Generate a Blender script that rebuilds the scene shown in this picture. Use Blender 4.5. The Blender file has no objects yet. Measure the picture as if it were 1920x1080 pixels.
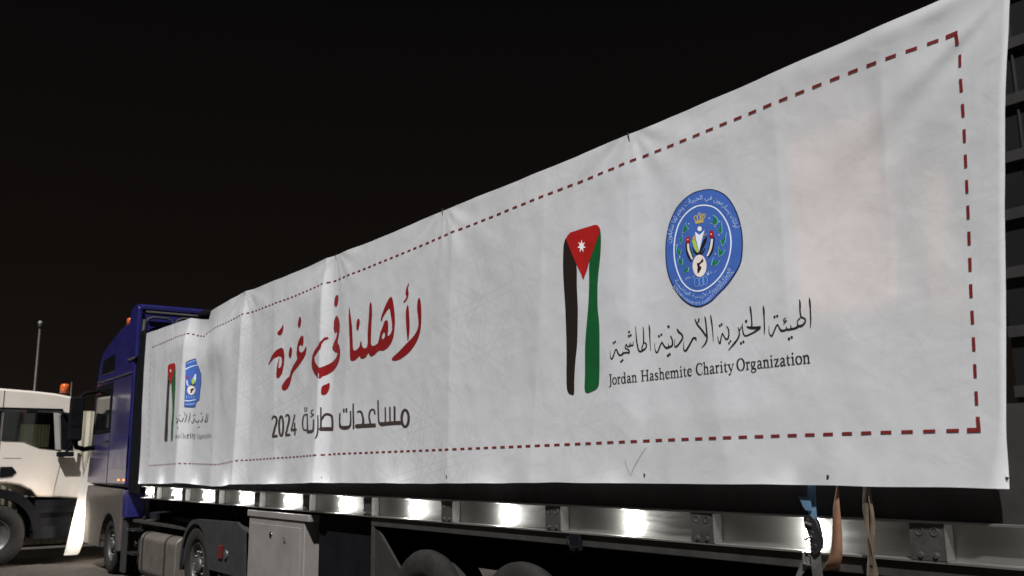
import bpy, bmesh, math, random, unicodedata
from mathutils import Vector, Matrix, noise
from mathutils.geometry import tessellate_polygon
random.seed(4)
SC = bpy.context.scene
COL = SC.collection

# ------------------------------------------------------------------ camera
F_PX, YAW, PITCH, ROLL = 1732.46, 0.63553873, 0.18840106, -0.0106763
CAM = Vector((-3.9934, 0.0, 1.75))
fw = Vector((math.sin(YAW)*math.cos(PITCH), math.cos(YAW)*math.cos(PITCH), math.sin(PITCH)))
rt0 = Vector((math.cos(YAW), -math.sin(YAW), 0)); up0 = rt0.cross(fw)
rt = rt0*math.cos(ROLL) + up0*math.sin(ROLL); up = up0*math.cos(ROLL) - rt0*math.sin(ROLL)
cd = bpy.data.cameras.new('camera'); cam = bpy.data.objects.new('camera', cd); COL.objects.link(cam)
M3 = Matrix((rt, up, -fw)).transposed()
cam.matrix_world = Matrix.Translation(CAM) @ M3.to_4x4()
cd.sensor_width = 36; cd.lens = 36*F_PX/1920; cd.clip_start = 0.05; cd.clip_end = 3000
cd.dof.use_dof = True; cd.dof.focus_distance = 6.3; cd.dof.aperture_fstop = 3.2
SC.camera = cam

# ------------------------------------------------------------------ night sky
w = bpy.data.worlds.new('World'); SC.world = w; w.use_nodes = True
wn = w.node_tree.nodes; wl = w.node_tree.links
bg = wn['Background']; bg.inputs['Strength'].default_value = 1.0
tc = wn.new('ShaderNodeTexCoord'); sp = wn.new('ShaderNodeSeparateXYZ'); cr = wn.new('ShaderNodeValToRGB')
wl.new(tc.outputs['Generated'], sp.inputs[0]); wl.new(sp.outputs['Z'], cr.inputs[0]); wl.new(cr.outputs[0], bg.inputs['Color'])
e = cr.color_ramp.elements
e[0].position = 0.0; e[0].color = (.0078, .0058, .0048, 1)
e[1].position = 0.55; e[1].color = (.0016, .0016, .0018, 1)
x_ = e.new(0.2); x_.color = (.0045, .0034, .0028, 1)

# ------------------------------------------------------------------ flood light over the yard
SUN_DIR = Vector((.41, .42, -.81)).normalized()
ld = bpy.data.lights.new('flood_light', 'SUN'); ld.energy = 5.0; ld.angle = math.radians(1.2); ld.color = (1.0, .985, .968)
lo = bpy.data.objects.new('flood_light', ld); COL.objects.link(lo)
lo.rotation_euler = SUN_DIR.to_track_quat('-Z', 'Y').to_euler(); lo.location = (-30, -30, 40)
SC.view_settings.view_transform = 'Standard'; SC.view_settings.look = 'None'
SC.view_settings.exposure = 0.34; SC.view_settings.gamma = 1; SC.view_settings.use_curve_mapping = False
SC.cycles.use_denoising = True
SC.cycles.max_bounces = 8
SC.cycles.sample_clamp_indirect = 4

# ------------------------------------------------------------------ helpers
def at_plane(px, py, X=None, Y=None):
    D = fw + rt*((px-960)/F_PX) + up*((540-py)/F_PX)
    t = (X-CAM.x)/D.x if X is not None else (Y-CAM.y)/D.y
    return CAM + D*t

def smooth(a, b, x):
    t = max(0.0, min(1.0, (x-a)/(b-a))); return t*t*(3-2*t)

def mat(name, col, rough=.5, metal=0.0, spec=.5, var=.0, vscale=4.0, bump=0.0, bscale=30.0, stretch=None, coat=0.0, rvar=.0):
    m = bpy.data.materials.new(name); m.use_nodes = True
    nt = m.node_tree; b = nt.nodes['Principled BSDF']
    b.inputs['Roughness'].default_value = rough; b.inputs['Metallic'].default_value = metal
    b.inputs['Specular IOR Level'].default_value = spec
    b.inputs['Coat Weight'].default_value = coat; b.inputs['Coat Roughness'].default_value = .12
    b.inputs['Base Color'].default_value = (*col, 1)
    if var or bump or rvar:
        t = nt.nodes.new('ShaderNodeTexCoord'); mp = nt.nodes.new('ShaderNodeMapping')
        nt.links.new(t.outputs['Object'], mp.inputs[0])
        if stretch: mp.inputs['Scale'].default_value = stretch
    if var:
        n = nt.nodes.new('ShaderNodeTexNoise'); n.inputs['Scale'].default_value = vscale; n.inputs['Detail'].default_value = 7
        n.inputs['Roughness'].default_value = .65
        nt.links.new(mp.outputs[0], n.inputs['Vector'])
        r = nt.nodes.new('ShaderNodeValToRGB'); nt.links.new(n.outputs['Fac'], r.inputs[0])
        r.color_ramp.elements[0].position = .3; r.color_ramp.elements[1].position = .7
        r.color_ramp.elements[0].color = (*[c*(1-var) for c in col], 1)
        r.color_ramp.elements[1].color = (*[min(1, c*(1+var)) for c in col], 1)
        nt.links.new(r.outputs[0], b.inputs['Base Color'])
    if rvar:
        n3 = nt.nodes.new('ShaderNodeTexNoise'); n3.inputs['Scale'].default_value = vscale*2.3; n3.inputs['Detail'].default_value = 6
        nt.links.new(mp.outputs[0], n3.inputs['Vector'])
        mr = nt.nodes.new('ShaderNodeMapRange'); nt.links.new(n3.outputs['Fac'], mr.inputs[0])
        mr.inputs[1].default_value = .3; mr.inputs[2].default_value = .7
        mr.inputs[3].default_value = max(.03, rough-rvar); mr.inputs[4].default_value = min(1, rough+rvar)
        nt.links.new(mr.outputs[0], b.inputs['Roughness'])
    if bump:
        n2 = nt.nodes.new('ShaderNodeTexNoise'); n2.inputs['Scale'].default_value = bscale; n2.inputs['Detail'].default_value = 5
        nt.links.new(mp.outputs[0], n2.inputs['Vector'])
        bp = nt.nodes.new('ShaderNodeBump'); bp.inputs['Strength'].default_value = bump; bp.inputs['Distance'].default_value = .01
        nt.links.new(n2.outputs['Fac'], bp.inputs['Height']); nt.links.new(bp.outputs[0], b.inputs['Normal'])
    return m

def emit(name, col, s):
    m = bpy.data.materials.new(name); m.use_nodes = True
    b = m.node_tree.nodes['Principled BSDF']
    b.inputs['Base Color'].default_value = (*col, 1)
    b.inputs['Emission Color'].default_value = (*col, 1); b.inputs['Emission Strength'].default_value = s
    return m

def root_loc(o):
    v = Vector((0, 0, 0))
    while o is not None: v += o.location; o = o.parent
    return v

def obj(name, bm, m, parent=None, smooth_=False, bevel=0.0):
    """link a bmesh given in world coordinates as ONE mesh object under its parent"""
    off = root_loc(parent) if parent else Vector((0, 0, 0))
    if parent is None:
        vs = [v.co for v in bm.verts]
        off = Vector((sum(v.x for v in vs)/len(vs), sum(v.y for v in vs)/len(vs), min(v.z for v in vs)))
    for v in bm.verts: v.co -= off
    me = bpy.data.meshes.new(name); bm.to_mesh(me); bm.free()
    for mm in (m if isinstance(m, (list, tuple)) else [m]): me.materials.append(mm)
    if smooth_:
        for p in me.polygons: p.use_smooth = True
    o = bpy.data.objects.new(name, me); COL.objects.link(o)
    if parent is not None: o.parent = parent
    else: o.location = off
    if bevel:
        bv = o.modifiers.new('bevel', 'BEVEL'); bv.width = bevel; bv.segments = 3; bv.limit_method = 'ANGLE'; bv.angle_limit = math.radians(40)
        bv.harden_normals = False
        for p in me.polygons: p.use_smooth = True
        md = o.modifiers.new('wn', 'WEIGHTED_NORMAL'); md.keep_sharp = True
    return o

def tag(o, label=None, cat=None, group=None, kind=None):
    for k, v in (('label', label), ('category', cat), ('group', group), ('kind', kind)):
        if v: o[k] = v
    return o

def thing(name, loc, label, cat, group=None):
    o = bpy.data.objects.new(name, None); COL.objects.link(o); o.location = loc; o.empty_display_size = .2
    return tag(o, label, cat, group)

def B(): return bmesh.new()

def box(bm, x0, x1, y0, y1, z0, z1):
    vs = [bm.verts.new((x, y, z)) for x in (x0, x1) for y in (y0, y1) for z in (z0, z1)]
    for f in ((0, 1, 3, 2), (4, 6, 7, 5), (0, 4, 5, 1), (2, 3, 7, 6), (0, 2, 6, 4), (1, 5, 7, 3)):
        bm.faces.new([vs[i] for i in f])
    return bm

def prism(bm, prof, a0, a1, axis='x'):
    """extrude a 2D profile; axis x: profile is (y,z); axis y: profile is (x,z); axis z: (x,y)"""
    def P(p, a):
        return {'x': (a, p[0], p[1]), 'y': (p[0], a, p[1]), 'z': (p[0], p[1], a)}[axis]
    A = [bm.verts.new(P(p, a0)) for p in prof]; C = [bm.verts.new(P(p, a1)) for p in prof]
    n = len(prof)
    fs = [bm.faces.new(A), bm.faces.new(C[::-1])]
    for i in range(n):
        fs.append(bm.faces.new((A[i], C[i], C[(i+1) % n], A[(i+1) % n])))
    bmesh.ops.recalc_face_normals(bm, faces=fs)
    return bm

def tube(bm, pts, r, seg=10):
    pts = [Vector(p) for p in pts]; rings = []
    for i, p in enumerate(pts):
        t = (pts[min(i+1, len(pts)-1)] - pts[max(i-1, 0)]).normalized()
        a = t.orthogonal().normalized() if i == 0 else (rings_u - t*rings_u.dot(t)).normalized()
        rings_u = a; b = t.cross(a)
        rr = r[i] if isinstance(r, (list, tuple)) else r
        rings.append([bm.verts.new(p + (a*math.cos(k*2*math.pi/seg) + b*math.sin(k*2*math.pi/seg))*rr) for k in range(seg)])
    for i in range(len(rings)-1):
        for k in range(seg):
            bm.faces.new((rings[i][k], rings[i][(k+1) % seg], rings[i+1][(k+1) % seg], rings[i+1][k]))
    bm.faces.new(rings[0][::-1]); bm.faces.new(rings[-1])
    return bm

def lathe(bm, prof, c, axis='x', seg=40, a0=0, a1=2*math.pi):
    """profile of (along axis, radius) turned about the axis through c"""
    full = abs(a1-a0-2*math.pi) < 1e-6
    n = seg if full else seg+1
    rings = []
    for k in range(n):
        a = a0 + (a1-a0)*k/seg
        ring = []
        for (h, r) in prof:
            u, v = r*math.cos(a), r*math.sin(a)
            ring.append(bm.verts.new({'x': (c[0]+h, c[1]+u, c[2]+v), 'y': (c[0]+u, c[1]+h, c[2]+v), 'z': (c[0]+u, c[1]+v, c[2]+h)}[axis]))
        rings.append(ring)
    for k in range(seg):
        A = rings[k]; Bn = rings[(k+1) % n]
        for i in range(len(prof)-1):
            try: bm.faces.new((A[i], A[i+1], Bn[i+1], Bn[i]))
            except ValueError: pass
    bmesh.ops.remove_doubles(bm, verts=bm.verts, dist=1e-5)
    bmesh.ops.recalc_face_normals(bm, faces=bm.faces)
    return bm

# ------------------------------------------------------------------ materials
M = {}
M['asphalt'] = mat('asphalt', (.036, .029, .024), .9, var=.35, vscale=1.2, bump=.5, bscale=60)
M['alu'] = mat('brushed_aluminium', (.29, .283, .268), .34, .75, var=.10, vscale=2, stretch=(3, .8, 8), bump=.05, bscale=40, rvar=.06)
M['alu_dark'] = mat('worn_rail_metal', (.058, .054, .052), .5, .35, var=.35, vscale=9, bump=.2, bscale=50, rvar=.12)
M['rail_edge'] = mat('rail_edge_metal', (.26, .255, .24), .38, .8, var=.2, vscale=8, bump=.1, bscale=60)
M['board'] = mat('dark_side_board', (.030, .0275, .0265), .8, spec=.1, var=.3, vscale=3, bump=.15, bscale=20)
M['frame'] = mat('chassis_paint', (.034, .032, .030), .6, spec=.3, var=.35, vscale=5, bump=.2, bscale=40)
M['black'] = mat('black_plastic', (.0055, .006, .0075), .85, spec=.06, var=.3, vscale=5, bump=.1, bscale=50)
M['gloss_black'] = mat('gloss_black', (.006, .006, .007), .15, var=.3, vscale=5)
M['rubber'] = mat('tyre_rubber', (.017, .0165, .016), .85, spec=.15, var=.35, vscale=7, bump=.3, bscale=60)
M['rim'] = mat('grey_rim', (.085, .083, .08), .45, .5, var=.4, vscale=9, bump=.1)
M['locker'] = mat('locker_steel', (.22, .205, .195), .48, .15, var=.16, vscale=2.5, bump=.08, bscale=30, rvar=.1)
M['blue'] = mat('blue_paint', (.013, .0128, .10), .33, coat=.6, var=.15, vscale=2, bump=.03, bscale=8, rvar=.08)
M['blue_dark'] = mat('blue_door_paint', (.027, .022, .09), .3, coat=.7, var=.2, vscale=2, bump=.03, bscale=8)
M['fender'] = mat('dusty_fender', (.066, .057, .052), .45, var=.3, vscale=4, bump=.08, coat=.2)
M['tank'] = mat('fuel_tank_metal', (.115, .102, .09), .45, .25, var=.22, vscale=4, bump=.06, rvar=.1)
M['mudguard'] = mat('grey_mudguard', (.027, .027, .028), .65, spec=.25, var=.3, vscale=5, bump=.15)
M['glass'] = mat('dark_glass', (.006, .006, .006), .06, spec=.7)
M['white'] = mat('warm_lit_white_paint', (.56, .51, .455), .36, coat=.5, var=.07, vscale=1.5, bump=.03, bscale=6, rvar=.08)  # white paint; the warmer light on this cab is put into the tint
M['whitegrey'] = mat('pillar_grey', (.30, .29, .27), .5, var=.1)
M['curtain'] = mat('curtain_cloth', (.34, .32, .22), .9, var=.25, vscale=3)
M['amber'] = mat('amber_plastic', (.50, .09, .012), .25, spec=.6)
M['redlens'] = mat('red_lens', (.09, .008, .008), .3)
M['steel'] = mat('zinc_steel', (.45, .45, .43), .35, .9, var=.25, vscale=20)
M['darkmetal'] = mat('dark_metal', (.035, .036, .038), .4, .6, var=.3, vscale=15)
M['strapblue'] = mat('blue_webbing', (.075, .15, .24), .8, var=.25, vscale=30, bump=.4, bscale=250)
M['strapor'] = mat('orange_webbing', (.17, .085, .048), .8, var=.25, vscale=14, bump=.4, bscale=220)
M['straptan'] = mat('tan_webbing', (.085, .063, .041), .85, var=.4, vscale=14, bump=.4, bscale=220)
M['strapgrey'] = mat('grey_webbing', (.10, .10, .095), .85, var=.4, vscale=14, bump=.4, bscale=220)
M['led'] = emit('white_led', (1.0, .99, .94), 16)
M['side_led'] = emit('orange_marker', (1.0, .25, .06), 2.0)
M['headlamp'] = emit('headlamp_glow', (1.0, .88, .72), 30)
M['facade'] = mat('dark_facade', (.004, .004, .0042), .5, var=.3, vscale=.4)
M['slab'] = mat('slab_edge', (.017, .016, .016), .7, var=.35, vscale=.8)
M['pole'] = mat('pole_metal', (.055, .05, .045), .5, .3, var=.35, vscale=4)
M['lampglass'] = mat('frosted_globe', (.20, .195, .18), .4)
M['fence'] = mat('corrugated_sheet', (.20, .185, .14), .6, .1, var=.2, vscale=2)
M['carton'] = mat('pink_carton', (.88, .60, .43), .8, var=.12, vscale=3)
M['beige'] = mat('beige_carton', (.80, .60, .42), .8, var=.12, vscale=3)
M['wrap'] = mat('grey_wrap', (.50, .52, .53), .5, var=.15, vscale=3)

def fabric(name, base, transl=.38, pattern=True, rough=.45):
    m = bpy.data.materials.new(name); m.use_nodes = True
    nt = m.node_tree; N = nt.nodes; L = nt.links
    b = N['Principled BSDF']; out = N['Material Output']
    tcn = N.new('ShaderNodeTexCoord')
    n1 = N.new('ShaderNodeTexNoise'); n1.inputs['Scale'].default_value = 1.3; n1.inputs['Detail'].default_value = 8; n1.inputs['Roughness'].default_value = .6
    L.new(tcn.outputs['Object'], n1.inputs['Vector'])
    r1 = N.new('ShaderNodeValToRGB'); L.new(n1.outputs['Fac'], r1.inputs[0])
    r1.color_ramp.elements[0].position = .3; r1.color_ramp.elements[1].position = .62
    r1.color_ramp.elements[0].color = (*[c*.90 for c in base], 1); r1.color_ramp.elements[1].color = (*base, 1)
    last = r1.outputs[0]
    if pattern:
        # faint printed star strapwork: five families of paired lines crossing at 36 degrees
        sepn = N.new('ShaderNodeSeparateXYZ'); L.new(tcn.outputs['Object'], sepn.inputs[0])
        def mth(op, x, y=None, z=None):
            q = N.new('ShaderNodeMath'); q.operation = op
            for i_, v_ in enumerate((x, y, z)):
                if v_ is None: continue
                if isinstance(v_, (int, float)): q.inputs[i_].default_value = v_
                else: L.new(v_, q.inputs[i_])
            return q.outputs[0]
        lines = None
        for k_ in range(5):
            an = math.radians(36*k_+9)
            t_ = mth('MULTIPLY_ADD', sepn.outputs['Y'], math.cos(an)*2.7, mth('MULTIPLY_ADD', sepn.outputs['Z'], math.sin(an)*2.7, .2+.137*k_))
            d_ = mth('ABSOLUTE', mth('SUBTRACT', mth('FRACT', t_), .5))
            l_ = mth('LESS_THAN', mth('ABSOLUTE', mth('SUBTRACT', d_, .085)), .018)
            lines = l_ if lines is None else mth('MAXIMUM', lines, l_)
        npat = N.new('ShaderNodeTexNoise'); npat.inputs['Scale'].default_value = .55; L.new(tcn.outputs['Object'], npat.inputs['Vector'])
        mrp = N.new('ShaderNodeMapRange'); L.new(npat.outputs['Fac'], mrp.inputs[0]); mrp.inputs[1].default_value = .42; mrp.inputs[2].default_value = .60
        mrp.inputs[3].default_value = .0; mrp.inputs[4].default_value = .095
        mry = N.new('ShaderNodeMapRange'); L.new(sepn.outputs['Y'], mry.inputs[0]); mry.inputs[1].default_value = -3.6; mry.inputs[2].default_value = -1.6; mry.inputs[3].default_value = .25; mry.inputs[4].default_value = 1.0
        fac = mth('SUBTRACT', 1.0, mth('MULTIPLY', lines, mth('MULTIPLY', mrp.outputs[0], mry.outputs[0])))
        mx = N.new('ShaderNodeMix'); mx.data_type = 'RGBA'; mx.blend_type = 'MULTIPLY'; mx.inputs[0].default_value = 1
        L.new(last, mx.inputs[6]); L.new(fac, mx.inputs[7]); last = mx.outputs[2]
    # small dirt specks and smears
    n2 = N.new('ShaderNodeTexNoise'); n2.inputs['Scale'].default_value = 9; n2.inputs['Detail'].default_value = 9; n2.inputs['Roughness'].default_value = .75
    L.new(tcn.outputs['Object'], n2.inputs['Vector'])
    r2 = N.new('ShaderNodeValToRGB'); L.new(n2.outputs['Fac'], r2.inputs[0])
    r2.color_ramp.elements[0].position = .22; r2.color_ramp.elements[1].position = .36
    r2.color_ramp.elements[0].color = (.72, .69, .66, 1); r2.color_ramp.elements[1].color = (1, 1, 1, 1)
    mx = N.new('ShaderNodeMix'); mx.data_type = 'RGBA'; mx.blend_type = 'MULTIPLY'; mx.inputs[0].default_value = 1
    L.new(last, mx.inputs[6]); L.new(r2.outputs[0], mx.inputs[7]); last = mx.outputs[2]
    L.new(last, b.inputs['Base Color'])
    b.inputs['Roughness'].default_value = rough; b.inputs['Specular IOR Level'].default_value = .4
    n3 = N.new('ShaderNodeTexNoise'); n3.inputs['Scale'].default_value = 7; n3.inputs['Detail'].default_value = 6; n3.inputs['Distortion'].default_value = .6
    L.new(tcn.outputs['Object'], n3.inputs['Vector'])
    bp = N.new('ShaderNodeBump'); bp.inputs['Strength'].default_value = .22; bp.inputs['Distance'].default_value = .012
    L.new(n3.outputs['Fac'], bp.inputs['Height'])
    L.new(bp.outputs[0], b.inputs['Normal'])
    if transl:
        t = N.new('ShaderNodeBsdfTranslucent'); L.new(last, t.inputs['Color']); L.new(bp.outputs[0], t.inputs['Normal'])
        ms = N.new('ShaderNodeMixShader'); ms.inputs[0].default_value = transl
        L.new(b.outputs[0], ms.inputs[1]); L.new(t.outputs[0], ms.inputs[2]); L.new(ms.outputs[0], out.inputs['Surface'])
    return m
M['banner'] = fabric('white_banner_vinyl', (.83, .845, .875))
M['sheet'] = fabric('white_sheet', (.85, .83, .80), .3, False)

def ink(name, col, rough=.42):
    return mat('ink_'+name, col, rough, spec=.4, var=.08, vscale=6, bump=.12, bscale=14)
I = {'red': ink('red', (.21, .010, .012)), 'dash': ink('dark_red', (.16, .018, .018)), 'black': ink('black', (.018, .015, .014)),
     'brown': ink('brown_black', (.045, .032, .030)), 'flagred': ink('flag_red', (.36, .014, .013)), 'flagblack': ink('flag_black', (.018, .013, .011)),
     'flaggreen': ink('flag_green', (.008, .09, .026)), 'white': ink('white', (.85, .85, .86)), 'blue': ink('emblem_blue', (.055, .13, .44)),
     'navy': ink('navy', (.012, .014, .06)), 'pale': ink('pale_blue', (.42, .56, .86)), 'ringwhite': ink('ring_white', (.75, .82, .95)),
     'gold': ink('gold', (.50, .38, .12)), 'lime': ink('lime', (.40, .55, .07)), 'leaf': ink('leaf_green', (.012, .16, .08)),
     'leafedge': ink('leaf_edge', (.22, .50, .50)), 'cream': ink('cream', (.80, .72, .66)), 'sky': ink('sky_blue', (.22, .42, .80)),
     'grey': ink('grey', (.22, .21, .21)), 'mid_grey': ink('mid_grey', (.42, .40, .39))}

# ================================================================== ground
bm = B()
S = 900; n = 24
gv = [[bm.verts.new((-S+2*S*i/n, -S+2*S*j/n, 0)) for j in range(n+1)] for i in range(n+1)]
for i in range(n):
    for j in range(n): bm.faces.new((gv[i][j], gv[i+1][j], gv[i+1][j+1], gv[i][j+1]))
g = obj('ground', bm, M['asphalt']); tag(g, kind='structure')

# ================================================================== trailer
P0, PP = 2.2435, 1.325
ZT, ZB = 1.4825, 1.300          # side rail top / bottom
Y0, Y1 = .35, 15.05             # rear / front of the trailer
tr = thing('flatbed_trailer', (1.25, 7.7, 0), 'long dark flatbed trailer with lit aluminium side rail under the white banner', 'trailer')
bm = B()
box(bm, .066, .09, Y0, Y1, ZB+.012, ZT-.012)                       # web
box(bm, 0, .09, Y0, Y1, ZT-.012, ZT)                               # top flange
box(bm, 0, .09, Y0, Y1, ZB, ZB+.012)                               # bottom flange
rail = obj('side_rail', bm, M['alu'], tr, bevel=.002)
for k in range(-1, 10):
    y = P0 + k*PP
    bm = B()
    box(bm, -.002, .064, y, y+.165, ZB+.0125, ZT-.0125)
    for (yy, zz, big) in ((y+.048, ZT-.045, 1), (y+.118, ZT-.045, 1), (y+.048, ZB+.034, 0), (y+.118, ZB+.034, 0)):
        if big:
            lathe(bm, [(-.002, .021), (-.0045, .020), (-.0045, .015), (-.002, .014)], (0, yy, zz), 'x', 16)
        else:
            lathe(bm, [(-.002, .015), (-.008, .013), (-.009, .008), (-.009, .0)], (0, yy, zz), 'x', 8)
    po = obj('rail_post', bm, M['alu_dark'], rail)
    bm = B(); box(bm, -.006, .062, y-.004, y+.0, ZB+.014, ZT-.014)
    obj('post_edge', bm, M['rail_edge'], rail)
    # marker lamp in the middle of the bay
    yl = y + .745
    zl = (ZB+ZT)/2
    bm = B(); lathe(bm, [(.066, .034), (.058, .033), (.050, .024), (.048, 0)], (0, yl, zl), 'x', 18)
    lamp = obj('marker_lamp', bm, M['led'], tr, True)
    for dz in (-.05, 0, .05):
        pl = bpy.data.lights.new('lamp_glow', 'POINT'); pl.energy = 1.4; pl.shadow_soft_size = .015; pl.color = (1, 1, .98)
        po_ = bpy.data.objects.new('lamp_glow', pl); COL.objects.link(po_); po_.parent = lamp
        po_.location = Vector((.008, yl, zl+dz)) - root_loc(lamp)
for yy in (13.35, 14.35, 14.62):
    bm = B(); box(bm, -.012, -.0025, yy, yy+.07, ZB+.03, ZB+.075)
    obj('reflector', bm, M['redlens'], tr, bevel=.003)
bm = B(); box(bm, .03, .07, Y0, Y1, ZT+.002, 1.98)
obj('side_board', bm, M['board'], tr)
bm = B(); box(bm, 2.44, 2.48, Y0, Y1, ZB, 1.98); obj('side_board', bm, M['board'], tr)
bm = B(); box(bm, .092, 2.438, Y0, Y1, 1.38, 1.45); obj('deck', bm, M['frame'], tr)
bm = B(); box(bm, .08, 2.43, Y1-.08, Y1-.02, 1.452, 3.6); obj('headboard', bm, M['black'], tr)
bm = B()
for xx in (.75, 1.65):
    box(bm, xx, xx+.14, .4, 10.2, .86, 1.378); box(bm, xx, xx+.14, 10.2, 14.8, 1.14, 1.378)
for k in range(12): box(bm, .1, 2.43, .6+k*1.2, .68+k*1.2, 1.24, 1.379)
obj('chassis_frame', bm, M['black'], tr)
# lower beam with its end upright and gusset
bm = B(); box(bm, .02, .075, .4, 7.60, 1.222, 1.2985); obj('lower_beam', bm, M['frame'], tr, bevel=.006)
bm = B(); box(bm, .022, .07, 7.545, 7.60, .45, 1.221); obj('upright', bm, M['frame'], tr, bevel=.004)
bm = B(); prism(bm, [(7.543, 1.20), (7.543, .55), (7.50, .55), (6.95, .78), (7.48, 1.18)], .035, .06); obj('gusset', bm, M['board'], tr)
bm = B(); prism(bm, [(4.70, 1.30), (4.80, 1.30), (4.80, 1.20), (4.76, 1.17), (4.70, 1.2)], -.012, .018)
tube(bm, [(-.02, 4.80, 1.285), (-.035, 4.795, 1.24), (-.03, 4.75, 1.215), (-.02, 4.70, 1.222)], .006)
obj('lashing_hook', bm, M['black'], tr)
# tool locker
bm = B(); box(bm, .0, .62, 8.98, 10.50, .42, 1.20); lk = obj('tool_locker', bm, M['locker'], tr, bevel=.012)
bm = B(); box(bm, -.014, .62, 8.86, 10.53, 1.203, 1.27); obj('locker_lid', bm, M['locker'], lk, bevel=.006)
bm = B(); box(bm, -.010, .0, 9.06, 10.43, .46, 1.135); obj('locker_door', bm, M['locker'], lk, bevel=.006)
bm = B(); lathe(bm, [(-.010, .035), (-.016, .032), (-.019, .02), (-.019, 0)], (0, 9.83, 1.03), 'x', 18); obj('keyhole', bm, M['gloss_black'], lk)
bm = B(); box(bm, -.022, -.011, 9.42, 9.46, .98, 1.03); obj('hinge_pin', bm, M['steel'], lk)
bm = B(); box(bm, .09, .7, 7.66, 8.84, .40, 1.28); obj('pallet_box', bm, M['black'], tr, bevel=.02)

def wheel(parent, y, z, x, r, rimr, wdt=.34, seg=56):
    bm = B()
    rr = rimr
    lathe(bm, [(.05, 0), (.05, rr*.34), (.0, rr*.36), (-.012, rr*.33), (-.02, rr*.18), (-.02, 0)], (x+.02, y, z), 'x', 28)
    lathe(bm, [(.10, 0.0), (.10, rr*.5), (.06, rr*.62), (.05, rr*.74), (.07, rr*.86), (.03, rr*.93), (-.004, rr*1.0), (.03, rr*1.02)], (x, y, z), 'x', 36)
    for k in range(10):
        a = k*2*math.pi/10
        lathe(bm, [(.055, .017), (.02, .015), (.012, .008), (.012, 0)], (x, y+math.cos(a)*rr*.6, z+math.sin(a)*rr*.6), 'x', 8)
    wh = obj('wheel', bm, M['rim'], parent, True)
    bm = B()
    t = r-rr
    lathe(bm, [(.03, rr*1.0), (.0, rr*1.04), (-.018, rr+t*.3), (-.02, rr+t*.34), (-.022, rr+t*.6), (-.012, rr+t*.82), (.004, rr+t*.93), (.03, r), (wdt*.28, r), (wdt*.28+.004, r-.014), (wdt*.28+.016, r-.014), (wdt*.28+.02, r), (wdt*.62, r), (wdt*.62+.004, r-.014), (wdt*.62+.016, r-.014), (wdt*.62+.02, r), (wdt-.03, r), (wdt, rr+t*.8), (wdt, rr)], (x, y, z), 'x', seg)
    obj('tyre', bm, M['rubber'], wh, True)
    return wh
for yy in (6.72, 5.43, 4.13): wheel(tr, yy, .535, .03, .535, .29)
bm = B()
for yy in (6.72, 5.43, 4.13): tube(bm, [(.2, yy, .535), (2.3, yy, .535)], .07)
obj('axle', bm, M['black'], tr)
# stanchions and top rail that carry the banner
bm = B()
for k in range(7): box(bm, .0, .028, 2.3+k*2.05, 2.36+k*2.05, 1.985, 3.66)
tube(bm, [(.02, 2.2, 3.69), (.02, 11.4, 3.69)], .022)
obj('banner_rack', bm, M['frame'], tr)

# ================================================================== banner
BX = -.09
RIGHT = [(1.50, 1.926), (1.63, 1.921), (1.836, 1.899), (2.096, 1.871), (2.76, 1.803), (3.215, 1.744), (3.674, 1.676), (3.9, 1.63)]
def lin(tab, x):
    if x <= tab[0][0]: return tab[0][1]
    for (a, b), (c, d) in zip(tab, tab[1:]):
        if x <= c: return b + (d-b)*(x-a)/(c-a)
    return tab[-1][1]
TOP = [(1.5, 3.825), (1.974, 3.81), (3.2, 3.79), (4.015, 3.790), (5.2, 3.788), (6.224, 3.80), (7.3, 3.796), (8.205, 3.805), (9.4, 3.802), (10.62, 3.812), (11.3, 3.795),
       (11.98, 3.772), (12.03, 3.74), (12.10, 3.672), (12.3, 3.70), (12.675, 3.762), (13.6, 3.785), (14.975, 3.827)]
BOT = [(1.895, 1.630), (2.9, 1.635), (4.83, 1.628), (6.4, 1.606), (8.43, 1.594), (9.5, 1.572), (10.74, 1.555), (11.1, 1.53), (11.47, 1.521), (12.2, 1.535), (12.745, 1.554), (12.80, 1.548), (13.6, 1.53), (14.88, 1.519)]
def ridge(y, y0, wn, wf, amp):
    if y < y0: t = (y-(y0-wn))/wn
    else: t = 1-(y-y0)/wf
    if t <= 0: return 0.0
    return amp*t**1.7 if y < y0 else amp*t*t
NZ = noise.noise
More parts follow.
